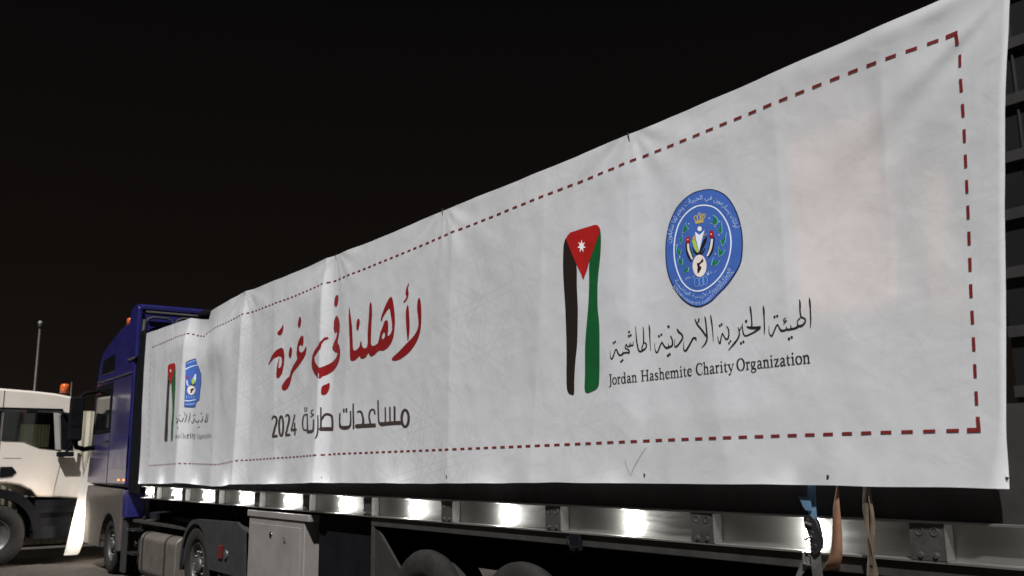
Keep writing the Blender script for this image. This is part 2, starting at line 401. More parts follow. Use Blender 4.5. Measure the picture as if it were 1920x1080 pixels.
def bulge(y, z):
    v = (z-1.6)/2.2
    b = ridge(y, 8.43-.03*v, .23-.06*v, 1.2, .072) + ridge(y, 10.68-.08*v, .36-.16*v, 1.3, .068) + ridge(y, 12.74-.04*v, .36-.1*v, 2.0, .10)
    b += ridge(y, 7.95, .5, .5, .012) + ridge(y, 9.55+.2*v, .35, .6, .014) + ridge(y, 11.55, .35, .35, .020*(1-v)) + ridge(y, 14.3, .4, .5, .012)
    b += ridge(y, 6.15-.1*v, .28, .8, .020) + ridge(y, 4.02+.10*(1-v), .2, .5, .016*v) + ridge(y, 2.92, .10, .3, .005*smooth(.1, .5, v)) + ridge(y, 2.28+.1*(1-v), .16, .12, .006*smooth(.35, .7, v))
    b += ridge(y, 5.1-.25*v, .25, .5, .010) + ridge(y, 3.35+.3*v, .3, .35, .006)
    b *= .35 + .65*(1-smooth(.80, 1.0, v))
    # gathered drape under the notch
    d2 = ((y-11.55)/.45)**2 + ((z-3.25)/.28)**2
    b += .05*math.exp(-d2)
    d2 = ((y-11.1)/.25)**2 + ((z-2.85)/.5)**2
    b += .025*math.exp(-d2)
    b -= .045*math.exp(-(((y-12.15)/.35)**2 + ((z-3.55)/.3)**2))
    # slack cloth: soft waves and creases
    b += .020*NZ(Vector((y*.55, z*.7, 3.1))) + .007*NZ(Vector((y*2.3+z*.3, z*.45, 9.7))) + .0035*NZ(Vector((y*4.3-z*1.1, z*2.2, 1.7)))
    b += .0016*(abs(NZ(Vector((y*3.1+z*1.9, z*4.4-y, 5.2)))) - .3) + .0014*NZ(Vector((y*9, z*7, 2.2)))
    # tension fan from the near top corner
    a = math.atan2(3.8-z, y-1.55); rr = math.hypot(y-1.55, 3.8-z)
    b += .0035*math.sin(a*17+2*NZ(Vector((a*3, rr, 0))))*smooth(.1, .5, rr)*(1-smooth(1.0, 2.2, rr))
    # pull wrinkles below each tie
    for ty in (4.015, 6.224, 8.205, 10.62):
        dy, dz = y-ty, 3.84-z
        r2_ = math.hypot(dy, dz)
        if r2_ < 1.1: b += .0018*math.sin(math.atan2(dz, dy)*13+ty)*smooth(.03, .2, r2_)*(1-smooth(.35, 1.1, r2_))
    # crinkles of stiff vinyl
    q1 = NZ(Vector((y*5.2+z*2.1, z*3.3-y*1.4, 12.3))); q2 = NZ(Vector((y*2.6-z*3.0, z*5.1+y*1.2, 17.9)))
    b += .0045*max(0, .16-abs(q1)) * (.3+.7*smooth(-.2, .4, NZ(Vector((y*.7, z*.9, 20))))) + .006*max(0, .12-abs(q2))
    # hem waves and rolled near edge
    b += .010*NZ(Vector((y*1.7, 7.7, 0)))*(1-smooth(1.55, 1.95, z))
    t = 1-(y-lin(RIGHT, z))/(.022+.07*(1-smooth(1.6, 1.9, z)))
    if t > 0: b -= .036*t*t*(.3+.9*(1-smooth(1.6, 1.92, z)))
    return b
def surf(y, z, off=0.0): return Vector((BX - bulge(y, z) - off, y, z))

def at_banner(px, py):
    """point of the banner cloth seen at a photo position (measured on the photograph)"""
    D = fw + rt*((px-960)/F_PX) + up*((540-py)/F_PX)
    def g(X):
        p = CAM + D*((X-CAM.x)/D.x); return X - (BX - bulge(p.y, p.z))
    a = BX-.22; ga = g(a); n = 14; st = .30/n
    for k in range(n):
        b_ = a+st; gb = g(b_)
        if ga < 0 <= gb:
            for _ in range(9):
                mid = (a+b_)/2
                if g(mid) < 0: a = mid
                else: b_ = mid
            break
        a, ga = b_, gb
    p = CAM + D*(((a+b_)/2-CAM.x)/D.x)
    return (p.y, p.z)

bm = B()
NC, NR = 760, 96
grid = []
ys_far_top, ys_far_bot = 14.975, 14.881
for i in range(NC+1):
    u = i/NC
    u2 = u**1.25                                   # finer columns near the camera
    col = []
    for j in range(NR+1):
        v = j/NR
        zg = 1.6 + 2.2*v
        yr = lin(RIGHT, zg); yl = ys_far_bot + (ys_far_top-ys_far_bot)*v
        y = yr + (yl-yr)*u2
        zb = lin(BOT, y)+.004*NZ(Vector((y*3, 0, 4))); zt = lin(TOP, y)+.006*NZ(Vector((y*2.2, 0, 8)))
        z = zb + (zt-zb)*v
        y = lin(RIGHT, z) + (yl-lin(RIGHT, z))*u2
        col.append(bm.verts.new(surf(y, z)))
    grid.append(col)
for i in range(NC):
    for j in range(NR): bm.faces.new((grid[i][j], grid[i][j+1], grid[i+1][j+1], grid[i+1][j]))
ban = obj('banner', bm, M['banner'], None, True)
tag(ban, 'long white banner with red lettering, flags and round blue emblems hung along the trailer', 'banner')

# ---- printing: flat shapes laid on the cloth
class Print:
    def __init__(self): self.bm = B(); self.mats = []; self.k = 0; self.layer = 0
    def mi(self, m):
        if m not in self.mats: self.mats.append(m)
        return self.mats.index(m)
    def poly_yz(self, loops, m, off=None, fine=.05):
        self.k += 1
        o = .0022 + self.layer*.0009 + self.k*.000003 if off is None else off
        pts = [p for l in loops for p in l]
        try: tris = tessellate_polygon([[Vector((p[0], p[1], 0)) for p in l] for l in loops])
        except Exception: return
        t = bmesh.new(); vs = [t.verts.new((0, p[0], p[1])) for p in pts]
        for a, b_, c in tris:
            if len({a, b_, c}) < 3: continue
            try: t.faces.new((vs[a], vs[b_], vs[c]))
            except ValueError: pass
        for _ in range(5):
            lo = [e_ for e_ in t.edges if e_.calc_length() > fine]
            if not lo: break
            bmesh.ops.subdivide_edges(t, edges=lo, cuts=1)
            bmesh.ops.triangulate(t, faces=[f for f in t.faces if len(f.verts) > 3])
        idx = self.mi(m); mp = {}
        for v in t.verts: mp[v] = self.bm.verts.new(surf(v.co.y, v.co.z, o))
        for f in t.faces:
            q = [mp[v] for v in f.verts]
            nrm = (q[1].co-q[0].co).cross(q[2].co-q[0].co)
            if nrm.x > 0: q.reverse()
            try: nf = self.bm.faces.new(q); nf.material_index = idx; nf.smooth = True
            except ValueError: pass
        t.free()
    def poly(self, loops, m, cv, fine=.03, rnd=True):
        L = []
        for l in loops:
            q = closed_curve(l) if rnd else l
            L.append([at_banner(*cv(*p)) for p in q])
        self.poly_yz(L, m, None, fine)
    def stroke(self, pts, m, cv, curve=True, w=None, closed=False):
        out = stroke_outline(pts, curve, w, closed)
        for l in out: self.poly([l], m, cv, .03, False)
    def dot(self, x, y, rx, ry, m, cv, n=14):
        self.poly([[(x+rx*math.cos(a*2*math.pi/n), y+ry*math.sin(a*2*math.pi/n)) for a in range(n)]], m, cv, .05, False)
    def done(self, name, label=None):
        o = obj(name, self.bm, self.mats, ban)
        if label: o['label'] = label
        return o

def cat(p0, p1, p2, p3, t):
    return tuple(.5*(2*b + (c-a)*t + (2*a-5*b+4*c-d)*t*t + (3*b-a-3*c+d)*t**3) for a, b, c, d in zip(p0, p1, p2, p3))
def closed_curve(l, n=3):
    """round a traced outline, keeping its sharp tips"""
    N_ = len(l)
    if N_ < 5: return l
    out = []
    for i in range(N_):
        p0, p1, p2, p3 = l[i-1], l[i], l[(i+1) % N_], l[(i+2) % N_]
        for k in range(n): out.append(cat(p0, p1, p2, p3, k/n))
    return out
def stroke_outline(pts, curve, w, closed):
    pts = [(p[0], p[1], (p[2] if len(p) > 2 else w)) for p in pts]
    if curve and len(pts) > 2:
        q = []
        n_ = len(pts)
        rng = n_ if closed else n_-1
        for i in range(rng):
            if closed: a = [pts[(i+d) % n_] for d in (-1, 0, 1, 2)]
            else: a = [pts[max(0, i-1)], pts[i], pts[i+1], pts[min(n_-1, i+2)]]
            for k in range(4): q.append(cat(*a, k/4))
        q.append(pts[0] if closed else pts[-1]); pts = q
    Lf, Rt = [], []
    n_ = len(pts)
    for i, p in enumerate(pts):
        a = pts[max(0, i-1)]; b_ = pts[min(n_-1, i+1)]
        if closed:
            a = pts[i-1] if i > 0 else pts[-2]; b_ = pts[i+1] if i < n_-1 else pts[1]
        dx, dy = b_[0]-a[0], b_[1]-a[1]; d = math.hypot(dx, dy) or 1
        nx, ny = -dy/d*max(p[2], 1)/2, dx/d*max(p[2], 1)/2
        Lf.append((p[0]+nx, p[1]+ny)); Rt.append((p[0]-nx, p[1]-ny))
    polys = []
    step = 6
    for s in range(0, n_-1, step):      # pieces that never fold over themselves
        e_ = min(n_-1, s+step)
        l = Lf[s:e_+1]; r_ = Rt[s:e_+1]
        if e_ == n_-1 and not closed and pts[-1][2] > 5:
            p = pts[-1]; q = pts[-2]; dx, dy = p[0]-q[0], p[1]-q[1]; d = math.hypot(dx, dy) or 1
            l = l + [(p[0]+dx/d*p[2]*.35, p[1]+dy/d*p[2]*.35)]
        polys.append(l + r_[::-1])
    return polys

def crop(x0, y0, s): return lambda x, y: (x0+x/s, y0+y/s)
cA = crop(480, 500, 3); cE = crop(480, 560, 6.75); cF = crop(620, 520, 6); cG = crop(490, 730, 6.4)
cH = crop(1130, 600, 9); cI = crop(1330, 550, 9); cC = crop(1220, 340, 4.155); cJ = crop(1240, 380, 6.75)
cD = crop(280, 660, 6); cK = crop(1040, 400, 3); cZ = crop(0, 0, 1)

# -- red calligraphy
p = Print(); R = I['red']
p.poly([[(997,228),(1012,260),(1020,330),(1022,450),(1018,540),(1003,630),(970,720),(920,800),(860,865),(790,915),(730,937),(695,932),(690,915),(715,885),(770,835),(840,760),(900,700),(950,640),(980,580),(990,520),(985,450),(976,380),(975,310),(983,255)]], R, cF)
p.poly([[(868,308),(880,345),(885,420),(890,520),(888,610),(878,690),(868,715),(860,650),(852,550),(847,450),(850,370)]], R, cF)
p.poly([[(882,62),(880,90),(872,120),(878,160),(878,190),(865,240),(845,270),(825,285),(820,275),(840,250),(855,215),(845,190),(848,150),(858,110)]], R, cF)
p.poly([[(680,215),(695,230),(710,300),(722,400),(726,500),(718,600),(705,680),(680,745),(640,795),(600,822),(570,825),(545,822),(520,845),(490,875),(460,890),(440,882),(430,850),(415,870),(395,900),(360,918),(340,912),(325,885),(300,910),(270,935),(240,942),(222,930),(218,880),(216,760),(210,600),(205,450),(206,340),(213,340),(228,430),(242,540),(248,680),(252,780),(258,815),(275,825),(300,810),(325,780),(338,720),(348,715),(352,760),(365,790),(385,800),(410,785),(418,740),(418,640),(422,560),(430,460),(435,370),(440,300),(453,272),(465,310),(468,420),(460,540),(456,650),(455,740),(465,770),(490,770),(530,745),(545,700),(560,620),(585,560),(605,500),(625,480),(645,490),(650,540),(648,600),(640,650),(655,660),(680,630),(693,590),(692,520),(680,440),(668,360),(655,350),(625,390),(595,440),(575,490),(566,500),(565,470),(585,400),(615,320),(650,250)],
        [(600,615),(614,628),(612,668),(596,695),(578,690),(580,650)]], R, cF, rnd=False)
p.poly([[(312,465),(328,480),(325,540),(312,590),(300,595),(290,570),(295,500)]], R, cF)
p.done('printed_word'); p = Print()
p.poly([[(70,198),(88,210),(88,260),(75,315),(60,330),(45,320),(42,285),(50,230)]], R, cF)
p.poly([[(1027,212),(1050,250),(1062,320),(1060,400),(1048,470),(1038,530),(1035,560),(1055,590),(1068,650),(1065,730),(1050,800),(1020,860),(970,920),(900,965),(840,985),(815,1012),(780,1000),(740,950),(710,880),(705,800),(715,720),(745,650),(790,590),(840,520),(870,488),(910,485),(925,497),(905,515),(865,530),(835,570),(815,640),(770,690),(742,740),(745,790),(770,835),(815,870),(860,855),(930,825),(985,785),(1020,740),(1035,685),(1010,680),(975,650),(968,620),(985,560),(1015,500),(1028,440),(1022,415),(1012,435),(995,430),(985,380),(988,290),(1005,235)]], R, cE, rnd=False)
p.poly([[(372,675),(400,660),(415,655),(412,690),(395,718),(368,718)]], R, cA)
p.done('printed_word'); p = Print()
p.poly([[(585,462),(603,480),(603,550),(592,605),(575,590),(560,585),(545,610),(550,660),(575,685),(605,660),(625,620),(640,600),(642,640),(628,710),(590,780),(540,850),(490,910),(460,960),(445,1030),(430,1080),(400,1140),(365,1165),(330,1150),(325,1110),(350,1065),(390,1010),(425,985),(445,910),(470,850),(510,790),(525,760),(515,700),(520,620),(535,550),(560,490)]], R, cE, rnd=False)
p.poly([[(440,612),(458,640),(455,700),(440,748),(422,745),(415,700),(425,640)]], R, cE)
p.poly([[(558,225),(572,250),(570,320),(552,365),(535,355),(533,310),(545,250)]], R, cE)
p.poly([[(158,828),(200,725),(260,650),(320,618),(352,640),(362,720),(355,840),(330,950),(285,1008),(262,1000),(258,950),(268,850),(292,752),(297,755),(290,820),(285,870),(300,880),(322,850),(332,790),(320,735),(285,728),(230,755),(185,805),(165,838)]], R, cE, rnd=False)
p.poly([[(345,325),(350,370),(335,430),(310,462),(280,455),(272,430),(295,400),(325,365)]], R, cE)
p.done('printed_word')

# -- black line below it
K = I['brown']; PW = [Print(), Print(), Print()]
def word_at(x): return PW[0 if x > 900 else 1 if x > 480 else 2]
def ring(pr, cx, cy, rx, ry, w_, m, cv, n_=18): pr.stroke([(cx+rx*math.cos(a*2*math.pi/n_), cy+ry*math.sin(a*2*math.pi/n_), w_) for a in range(n_)], m, cv, True, None, True)
ring(PW[0], 1728, 347, 42, 100, 30, K, cG)
for s in ([(1690,400,46),(1600,404,46),(1440,418,46)], [(1440,414,50),(1414,395,22),(1406,300,18),(1402,132,18)], [(1600,203,24),(1602,400,24)], [(1545,210,19),(1547,402,19)], [(1490,215,17),(1491,402,17)],
          [(1364,300,18),(1358,255,22),(1332,240,20),(1306,265,20),(1295,320,20),(1305,385,24),(1312,425,24)], [(1376,430,46),(1140,442,50)], [(1150,275,18),(1190,264,26),(1215,310,24),(1226,380,26),(1216,435,30)],
          [(1105,170,18),(1108,472,22)], [(945,285,18),(942,400,20),(958,452,38),(1020,460,46),(1064,438,28),(1075,370,18),(1072,260,18)], [(992,232,22),(992,272,22)], [(1023,225,22),(1023,272,22)],
          [(716,215,18),(716,490,24)], [(720,372,20),(760,308,28),(805,300,30),(846,322,28),(856,400,26),(852,478,26)], [(864,474,46),(706,476,46)],
          [(680,310,16),(681,480,20),(669,550,20),(650,588,14)], [(628,360,16),(625,478,22),(602,505,38),(556,508,40)], [(627,245,13),(606,255,14),(601,290,14),(630,302,14),(594,332,13)],
          [(555,302,16),(515,310,16),(498,380,18),(500,450,18),(520,490,18),(546,482,14)], [(552,290,14),(556,505,18)], [(525,216,12),(526,268,12)], [(546,212,12),(547,264,12)],
          [(128,362,14),(150,325,26),(180,340,26),(185,390,26),(165,460,26),(142,552,26)], [(130,566,30),(190,560,30)], [(290,332,12),(312,305,22),(332,320,24),(335,370,24),(315,460,22),(296,540,24)], [(288,550,28),(345,545,28)],
          [(405,300,16),(362,488,16)], [(355,490,28),(420,482,28)], [(402,400,18),(405,548,18)]):
    word_at(s[0][0]).stroke(s, K, cG, len(s) > 2)
ring(PW[2], 240, 440, 25, 118, 24, K, cG)
for q_ in PW: q_.done('printed_word')

# -- big flag
def flag_print(name, cv, red, black, green, star):
    q = Print()
    q.poly([black], I['flagblack'], cv); q.poly([green], I['flaggreen'], cv); q.layer = 1; q.poly([red], I['flagred'], cv, rnd=False); q.layer = 2
    sx, sy, sr, sw = star
    pts = []
    for k in range(14):
        a = -math.pi/2 + k*math.pi/7; rr_ = 1.0 if k % 2 == 0 else .42
        pts.append((sx+math.cos(a)*sr*rr_*sw, sy+math.sin(a)*sr*rr_))
    q.poly([pts], I['white'], cv, rnd=False)
    return q.done(name)
flag_print('printed_flag', cK,
    [(72,128),(90,108),(150,88),(225,65),(243,66),(256,82),(250,120),(225,190),(197,268),(180,325),(162,372),(146,330),(126,290),(100,230),(80,180),(65,145)],
    [(66,140),(80,180),(100,230),(124,288),(126,400),(131,520),(131,600),(128,730),(118,830),(112,930),(110,1014),(92,1018),(76,1005),(68,960),(68,800),(66,680),(60,520),(52,400),(48,300),(50,200),(56,160)],
    [(256,85),(262,140),(258,240),(246,350),(242,450),(244,540),(252,620),(254,760),(252,940),(242,980),(215,1000),(172,1004),(172,900),(172,760),(178,660),(190,520),(195,400),(197,270),(225,190),(250,115)],
    (154, 185, 38, .64))

# -- large emblem
def shape_ar(s):
    forms = {}
    for cp in range(0xFE80, 0xFEFD):
        d = unicodedata.decomposition(chr(cp)).split()
        if len(d) == 2: forms.setdefault(chr(int(d[1], 16)), {})[d[0]] = chr(cp)
        elif len(d) == 3: forms.setdefault(chr(int(d[1], 16))+chr(int(d[2], 16)), {})[d[0]] = chr(cp)
    u = []; i = 0
    while i < len(s):
        if s[i:i+2] in forms: u.append(s[i:i+2]); i += 2
        else: u.append(s[i]); i += 1
    out = []
    for i, c in enumerate(u):
        if c not in forms: out.append(c); continue
        f = forms[c]
        pj = i > 0 and u[i-1] in forms and '<initial>' in forms[u[i-1]]
        nj = '<initial>' in f and i+1 < len(u) and u[i+1] in forms and '<final>' in forms[u[i+1]]
        key = '<medial>' if pj and nj else '<final>' if pj else '<initial>' if nj else '<isolated>'
        out.append(f.get(key) or f.get('<isolated>') or c)
    return ''.join(out[::-1])
def text_tris(s):
    c = bpy.data.curves.new('lettering', 'FONT'); c.body = s; c.size = 1; c.resolution_u = 2
    o = bpy.data.objects.new('lettering', c); COL.objects.link(o)
    bpy.context.view_layer.update()
    me = bpy.data.meshes.new_from_object(o.evaluated_get(bpy.context.evaluated_depsgraph_get()))
    me.calc_loop_triangles()
    V = [(v.co.x, v.co.y) for v in me.vertices]; T = [tuple(t.vertices) for t in me.loop_triangles]
    bpy.data.objects.remove(o); bpy.data.curves.remove(c); bpy.data.meshes.remove(me)
    return V, T
def arc_text(pr, s, path, size, m, cv):
    V, T = text_tris(s)
    if not V: return
    x0 = min(v[0] for v in V); x1 = max(v[0] for v in V)
    q = []
    for i in range(len(path)-1):
        a = [path[max(0, i-1)], path[i], path[i+1], path[min(len(path)-1, i+2)]]
        for k in range(6): q.append(cat(*a, k/6))
    q.append(path[-1])
    acc = [0]
    for a, b_ in zip(q, q[1:]): acc.append(acc[-1]+math.hypot(b_[0]-a[0], b_[1]-a[1]))
    pr.k += 1; off = .0022 + pr.layer*.0009 + pr.k*.000003; idx = pr.mi(m); nv = []
    for (x, y) in V:
        s_ = (x-x0)/(x1-x0)*acc[-1]
        i = 0
        while i < len(acc)-2 and acc[i+1] < s_: i += 1
        f = (s_-acc[i])/((acc[i+1]-acc[i]) or 1)
        a, b_ = q[i], q[i+1]; dx, dy = b_[0]-a[0], b_[1]-a[1]; d = math.hypot(dx, dy) or 1
        px, py = a[0]+dx*f + dy/d*y*size, a[1]+dy*f - dx/d*y*size
        yy, zz = at_banner(*cv(px, py)); nv.append(pr.bm.verts.new(surf(yy, zz, off)))
    for t in T:
        qq = [nv[i] for i in t]
        if (qq[1].co-qq[0].co).cross(qq[2].co-qq[0].co).x > 0: qq.reverse()
        try: f = pr.bm.faces.new(qq); f.material_index = idx
        except ValueError: pass

OUT = [(450,60),(530,75),(600,120),(660,210),(700,320),(720,440),(718,560),(700,650),(650,740),(590,820),(530,880),(470,940),(400,975),(350,978),(290,955),(220,890),(165,800),(130,700),(117,590),(118,480),(135,370),(160,290),(200,210),(260,140),(340,85)]
RNG = [(425,187),(500,205),(560,260),(605,340),(628,440),(625,540),(600,640),(560,720),(500,790),(430,840),(370,855),(310,840),(255,790),(215,710),(192,620),(186,530),(195,430),(225,330),(280,250),(350,200)]
p = Print()
p.poly([OUT], I['navy'], cC); p.layer = 1
p.poly([[(415+(x-415)*.972, 520+(y-520)*.982) for x, y in OUT]], I['blue'], cC); p.layer = 2
p.stroke([(x, y, 10) for x, y in RNG], I['ringwhite'], cC, True, None, True)
arc_text(p, shape_ar('أولئك يسارعون في الخيرات وهم لها سابقون'), [(158,480),(175,380),(215,280),(280,195),(360,152),(440,142),(520,165),(580,215),(630,290),(662,370)], 52, I['pale'], cC)
arc_text(p, shape_ar('الهيئة الخيرية الأردنية الهاشمية'), [(188,775),(240,845),(310,895),(380,908),(450,890),(520,830),(580,765),(630,690)], 40, I['pale'], cC)
arc_text(p, 'JORDAN HASHEMITE CHARITY ORGANIZATION', [(175,820),(240,900),(310,950),(375,962),(440,942),(510,880),(580,800),(655,712)], 32, I['pale'], cC)
arc_text(p, '\u0661\u0669\u0669\u0660 ' + shape_ar('م'), [(318,990),(370,965),(425,938)], 52, I['pale'], cJ)
arc_text(p, '\u0661\u0664\u0661\u0660 ' + shape_ar('هـ'), [(585,915),(650,895),(715,872)], 52, I['pale'], cJ)
# crown
p.poly([[(430,235),(535,210),(540,250),(440,272)]], I['gold'], cJ, rnd=False)
for s in ([(440,235),(420,195),(435,165),(455,180),(465,225)], [(470,222),(462,172),(488,140),(500,215)], [(505,212),(512,150),(528,150),(525,205)], [(525,208),(552,192),(562,155),(545,145),(535,165)]):
    p.stroke([(*q, 11) for q in s], I['gold'], cJ)
p.dot(490, 132, 9, 11, I['gold'], cJ)
# figure
p.poly([[(390,480),(435,470),(480,625),(455,635),(420,570)]], I['lime'], cJ, rnd=False)
p.poly([[(395,460),(425,405),(440,465),(415,478)]], I['gold'], cJ, rnd=False)
p.stroke([(400,560,6),(425,620,22),(470,650,30),(520,640,24),(560,580,10)], I['flagblack'], cJ)
p.poly([[(540,470),(590,420),(580,480),(540,570),(500,640),(486,625),(515,540)]], I['flagblack'], cJ, rnd=False)
p.layer = 3; p.poly([[(435,370),(475,400),(490,408),(505,398),(555,345),(520,480),(485,620),(470,560),(445,460)]], I['ringwhite'], cJ, rnd=False)
p.dot(560, 405, 17, 21, I['grey'], cJ); p.dot(492, 332, 27, 32, I['white'], cJ)
# ribbons
p.stroke([(325,500,14),(325,570,22),(345,660,22),(385,740,16)], I['flagblack'], cJ); p.stroke([(375,560,8),(385,620,20),(405,680,16)], I['flaggreen'], cJ)
p.stroke([(345,520,22),(350,590,26),(375,660,26),(395,715,20)], I['cream'], cJ); p.layer = 3; p.dot(345, 472, 26, 46, I['flagred'], cJ)
p.stroke([(675,440,16),(668,520,20),(645,620,20),(600,690,14)], I['flagblack'], cJ); p.stroke([(622,500,8),(612,570,14),(590,640,10)], I['flaggreen'], cJ)
p.stroke([(650,460,24),(640,540,28),(620,610,28),(590,675,18)], I['cream'], cJ); p.dot(642, 402, 32, 50, I['flagred'], cJ); p.layer = 4
p.dot(345, 468, 7, 10, I['cream'], cJ, 8); p.dot(640, 400, 8, 11, I['cream'], cJ, 8); p.layer = 2
# map disc
p.dot(490, 800, 88, 140, I['cream'], cJ, 26); p.layer = 3
p.poly([[(530,705),(542,740),(495,780),(490,800),(515,810),(510,845),(495,860),(485,888),(465,888),(462,840),(470,820),(460,800),(458,765),(478,765),(500,750)]], I['flagblack'], cJ, rnd=False)
p.layer = 2
LV = [[(315,260),(325,310),(345,330),(300,370),(275,375),(290,330),(300,300)], [(270,400),(268,480),(250,515),(235,450),(252,455)], [(205,560),(235,610),(258,590),(245,640),(235,675),(205,625)], [(225,700),(250,730),(275,710),(270,785),(222,750)], [(290,770),(315,830),(350,820),(340,870),(280,875),(310,850)],
      [(660,165),(700,190),(722,235),(700,272),(635,260),(680,230)], [(770,250),(772,370),(760,385),(710,330),(745,335)], [(825,390),(810,500),(780,540),(755,470),(785,480)], [(735,560),(757,610),(805,598),(770,660),(735,675),(732,620)], [(670,700),(685,745),(740,735),(700,785),(645,785)]]
for l in LV:
    cx = sum(a for a, b_ in l)/len(l); cy = sum(b_ for a, b_ in l)/len(l)
    p.poly([[(cx+(a-cx)*1.3, cy+(b_-cy)*1.25) for a, b_ in l]], I['leafedge'], cJ, rnd=False); p.layer = 3
    p.poly([l], I['leaf'], cJ, rnd=False); p.layer = 2
for (x, y) in ((615,200),(355,268),(735,410),(260,470),(685,300),(745,240),(205,540),(690,650),(240,690)): p.dot(x, y, 9, 10, I['pale'], cJ, 8)
for (x, y) in ((455,1010),(515,1000),(560,985)): ring(p, x, y, 30, 55, 7, I['sky'], cJ, 14)
p.dot(595, 908, 11, 13, I['pale'], cJ, 8)
p.done('printed_emblem')

# -- organisation name in Arabic
K = I['black']; AW = [Print() for _ in range(4)]
wI = lambda x: AW[0 if x > 980 else 1 if x > 130 else 2]
wH = lambda x: AW[2 if x > 830 else 3]
AR_I = [[(1690,70,10),(1700,150,34),(1708,260,26),(1715,450,24),(1708,575,14)], [(1525,105,14),(1535,180,34),(1535,300,26),(1550,400,26)], [(1550,400,26),(1600,415,22),(1625,450,26),(1610,500,28),(1560,545,36),(1500,555,40),(1470,580,36),(1420,595,34),(1385,590,26),(1378,535,14)],
        [(1540,410,16),(1490,470,18),(1500,540,20)], [(1410,598,32),(1330,610,32),(1308,590,24),(1300,560,12)], [(1315,608,28),(1230,630,34),(1190,590,24),(1160,520,18)], [(1160,520,18),(1130,560,22),(1095,640,22),(1060,715,26),(1030,700,18),(1010,640,14),(1012,550,8)],
        [(1295,410,14),(1260,440,16),(1265,470,16),(1310,455,14),(1255,520,12)], [(912,205,10),(922,280,34),(928,420,24),(935,600,22),(930,690,10)], [(690,215,14),(700,270,32),(715,400,24),(722,520,26),(715,570,26)],
        [(632,560,16),(690,577,40),(780,580,44),(866,568,34)], [(862,580,34),(780,640,28),(690,690,26),(620,715,24),(585,690,22),(565,600,20),(560,510,14)], [(488,568,12),(512,622,18),(545,560,14)], [(500,600,14),(510,690,24),(480,770,26),(420,850,30),(330,955,12)],
        [(295,550,12),(325,600,22),(335,680,24),(320,755,26),(285,770,24),(250,720,20),(225,670,18)], [(225,670,18),(205,740,20),(185,840,26),(160,810,16),(145,720,10)], [(22,360,10),(35,430,26),(55,580,22),(72,810,10)]]
AR_H = [[(1725,-60,14),(1740,0,26),(1760,200,26),(1765,310,28),(1740,390,24),(1675,465,10)], [(1560,-20,14),(1600,70,26),(1680,170,28),(1750,270,28)], [(1640,-30,14),(1615,-5,14),(1635,15,14),(1600,40,12)],
        [(1585,345,14),(1570,305,36),(1530,310,30),(1490,380,26),(1440,470,30),(1400,520,28),(1370,480,18),(1375,360,8)], [(1260,150,20),(1290,200,30),(1345,250,26),(1350,310,26),(1300,390,26),(1245,450,28),(1220,430,16),(1222,320,8)],
        [(1150,265,18),(1180,340,24),(1180,420,28),(1140,450,32),(1080,470,32),(1040,430,24),(1005,370,20)], [(1005,370,20),(975,430,20),(940,520,22),(915,545,22),(890,500,14),(882,390,8)], [(1115,445,20),(1110,395,8)],
        [(785,80,10),(795,150,28),(800,300,20),(812,510,10)], [(685,110,12),(692,200,20),(695,330,22),(692,390,22)], [(695,372,20),(735,400,22),(740,450,22),(700,500,26),(665,480,20),(690,400,16)], [(700,500,26),(640,530,28),(605,490,24),(575,330,22),(560,110,10)],
        [(520,360,10),(515,420,20),(485,425,22),(478,380,8)], [(490,425,22),(460,435,20),(452,390,8)], [(460,438,22),(425,445,18),(402,405,14)], [(402,405,14),(385,470,18),(440,500,22),(450,550,28),(410,545,24)], [(410,545,24),(350,560,28),(320,590,26),(275,580,24),(240,500,20),(220,500,16),(190,590,20),(160,655,22),(135,620,14),(128,520,8)], [(350,565,22),(345,530,8)]]
for s in AR_I: wI(s[0][0]).stroke(s, K, cI)
for s in AR_H: wH(s[0][0]).stroke(s, K, cH)
for (x, y, r_) in ((1105,395,20),(1150,380,20),(1350,765,22),(1395,740,22),(625,470,22),(540,840,20),(580,815,20),(180,545,18),(212,520,18),(335,840,16),(360,805,16)): wI(x).dot(x, y, r_, r_*1.1, K, cI, 8)
for (x, y, r_) in ((1115,110,22),(955,270,18),(995,245,18),(1105,600,20),(1135,575,20),(450,200,18),(445,270,18),(478,255,18),(185,385,16),(215,365,16),(315,700,17),(340,675,17)): wH(x).dot(x, y, r_, r_*1.1, K, cH, 8)
for q_ in AW: q_.done('printed_word')

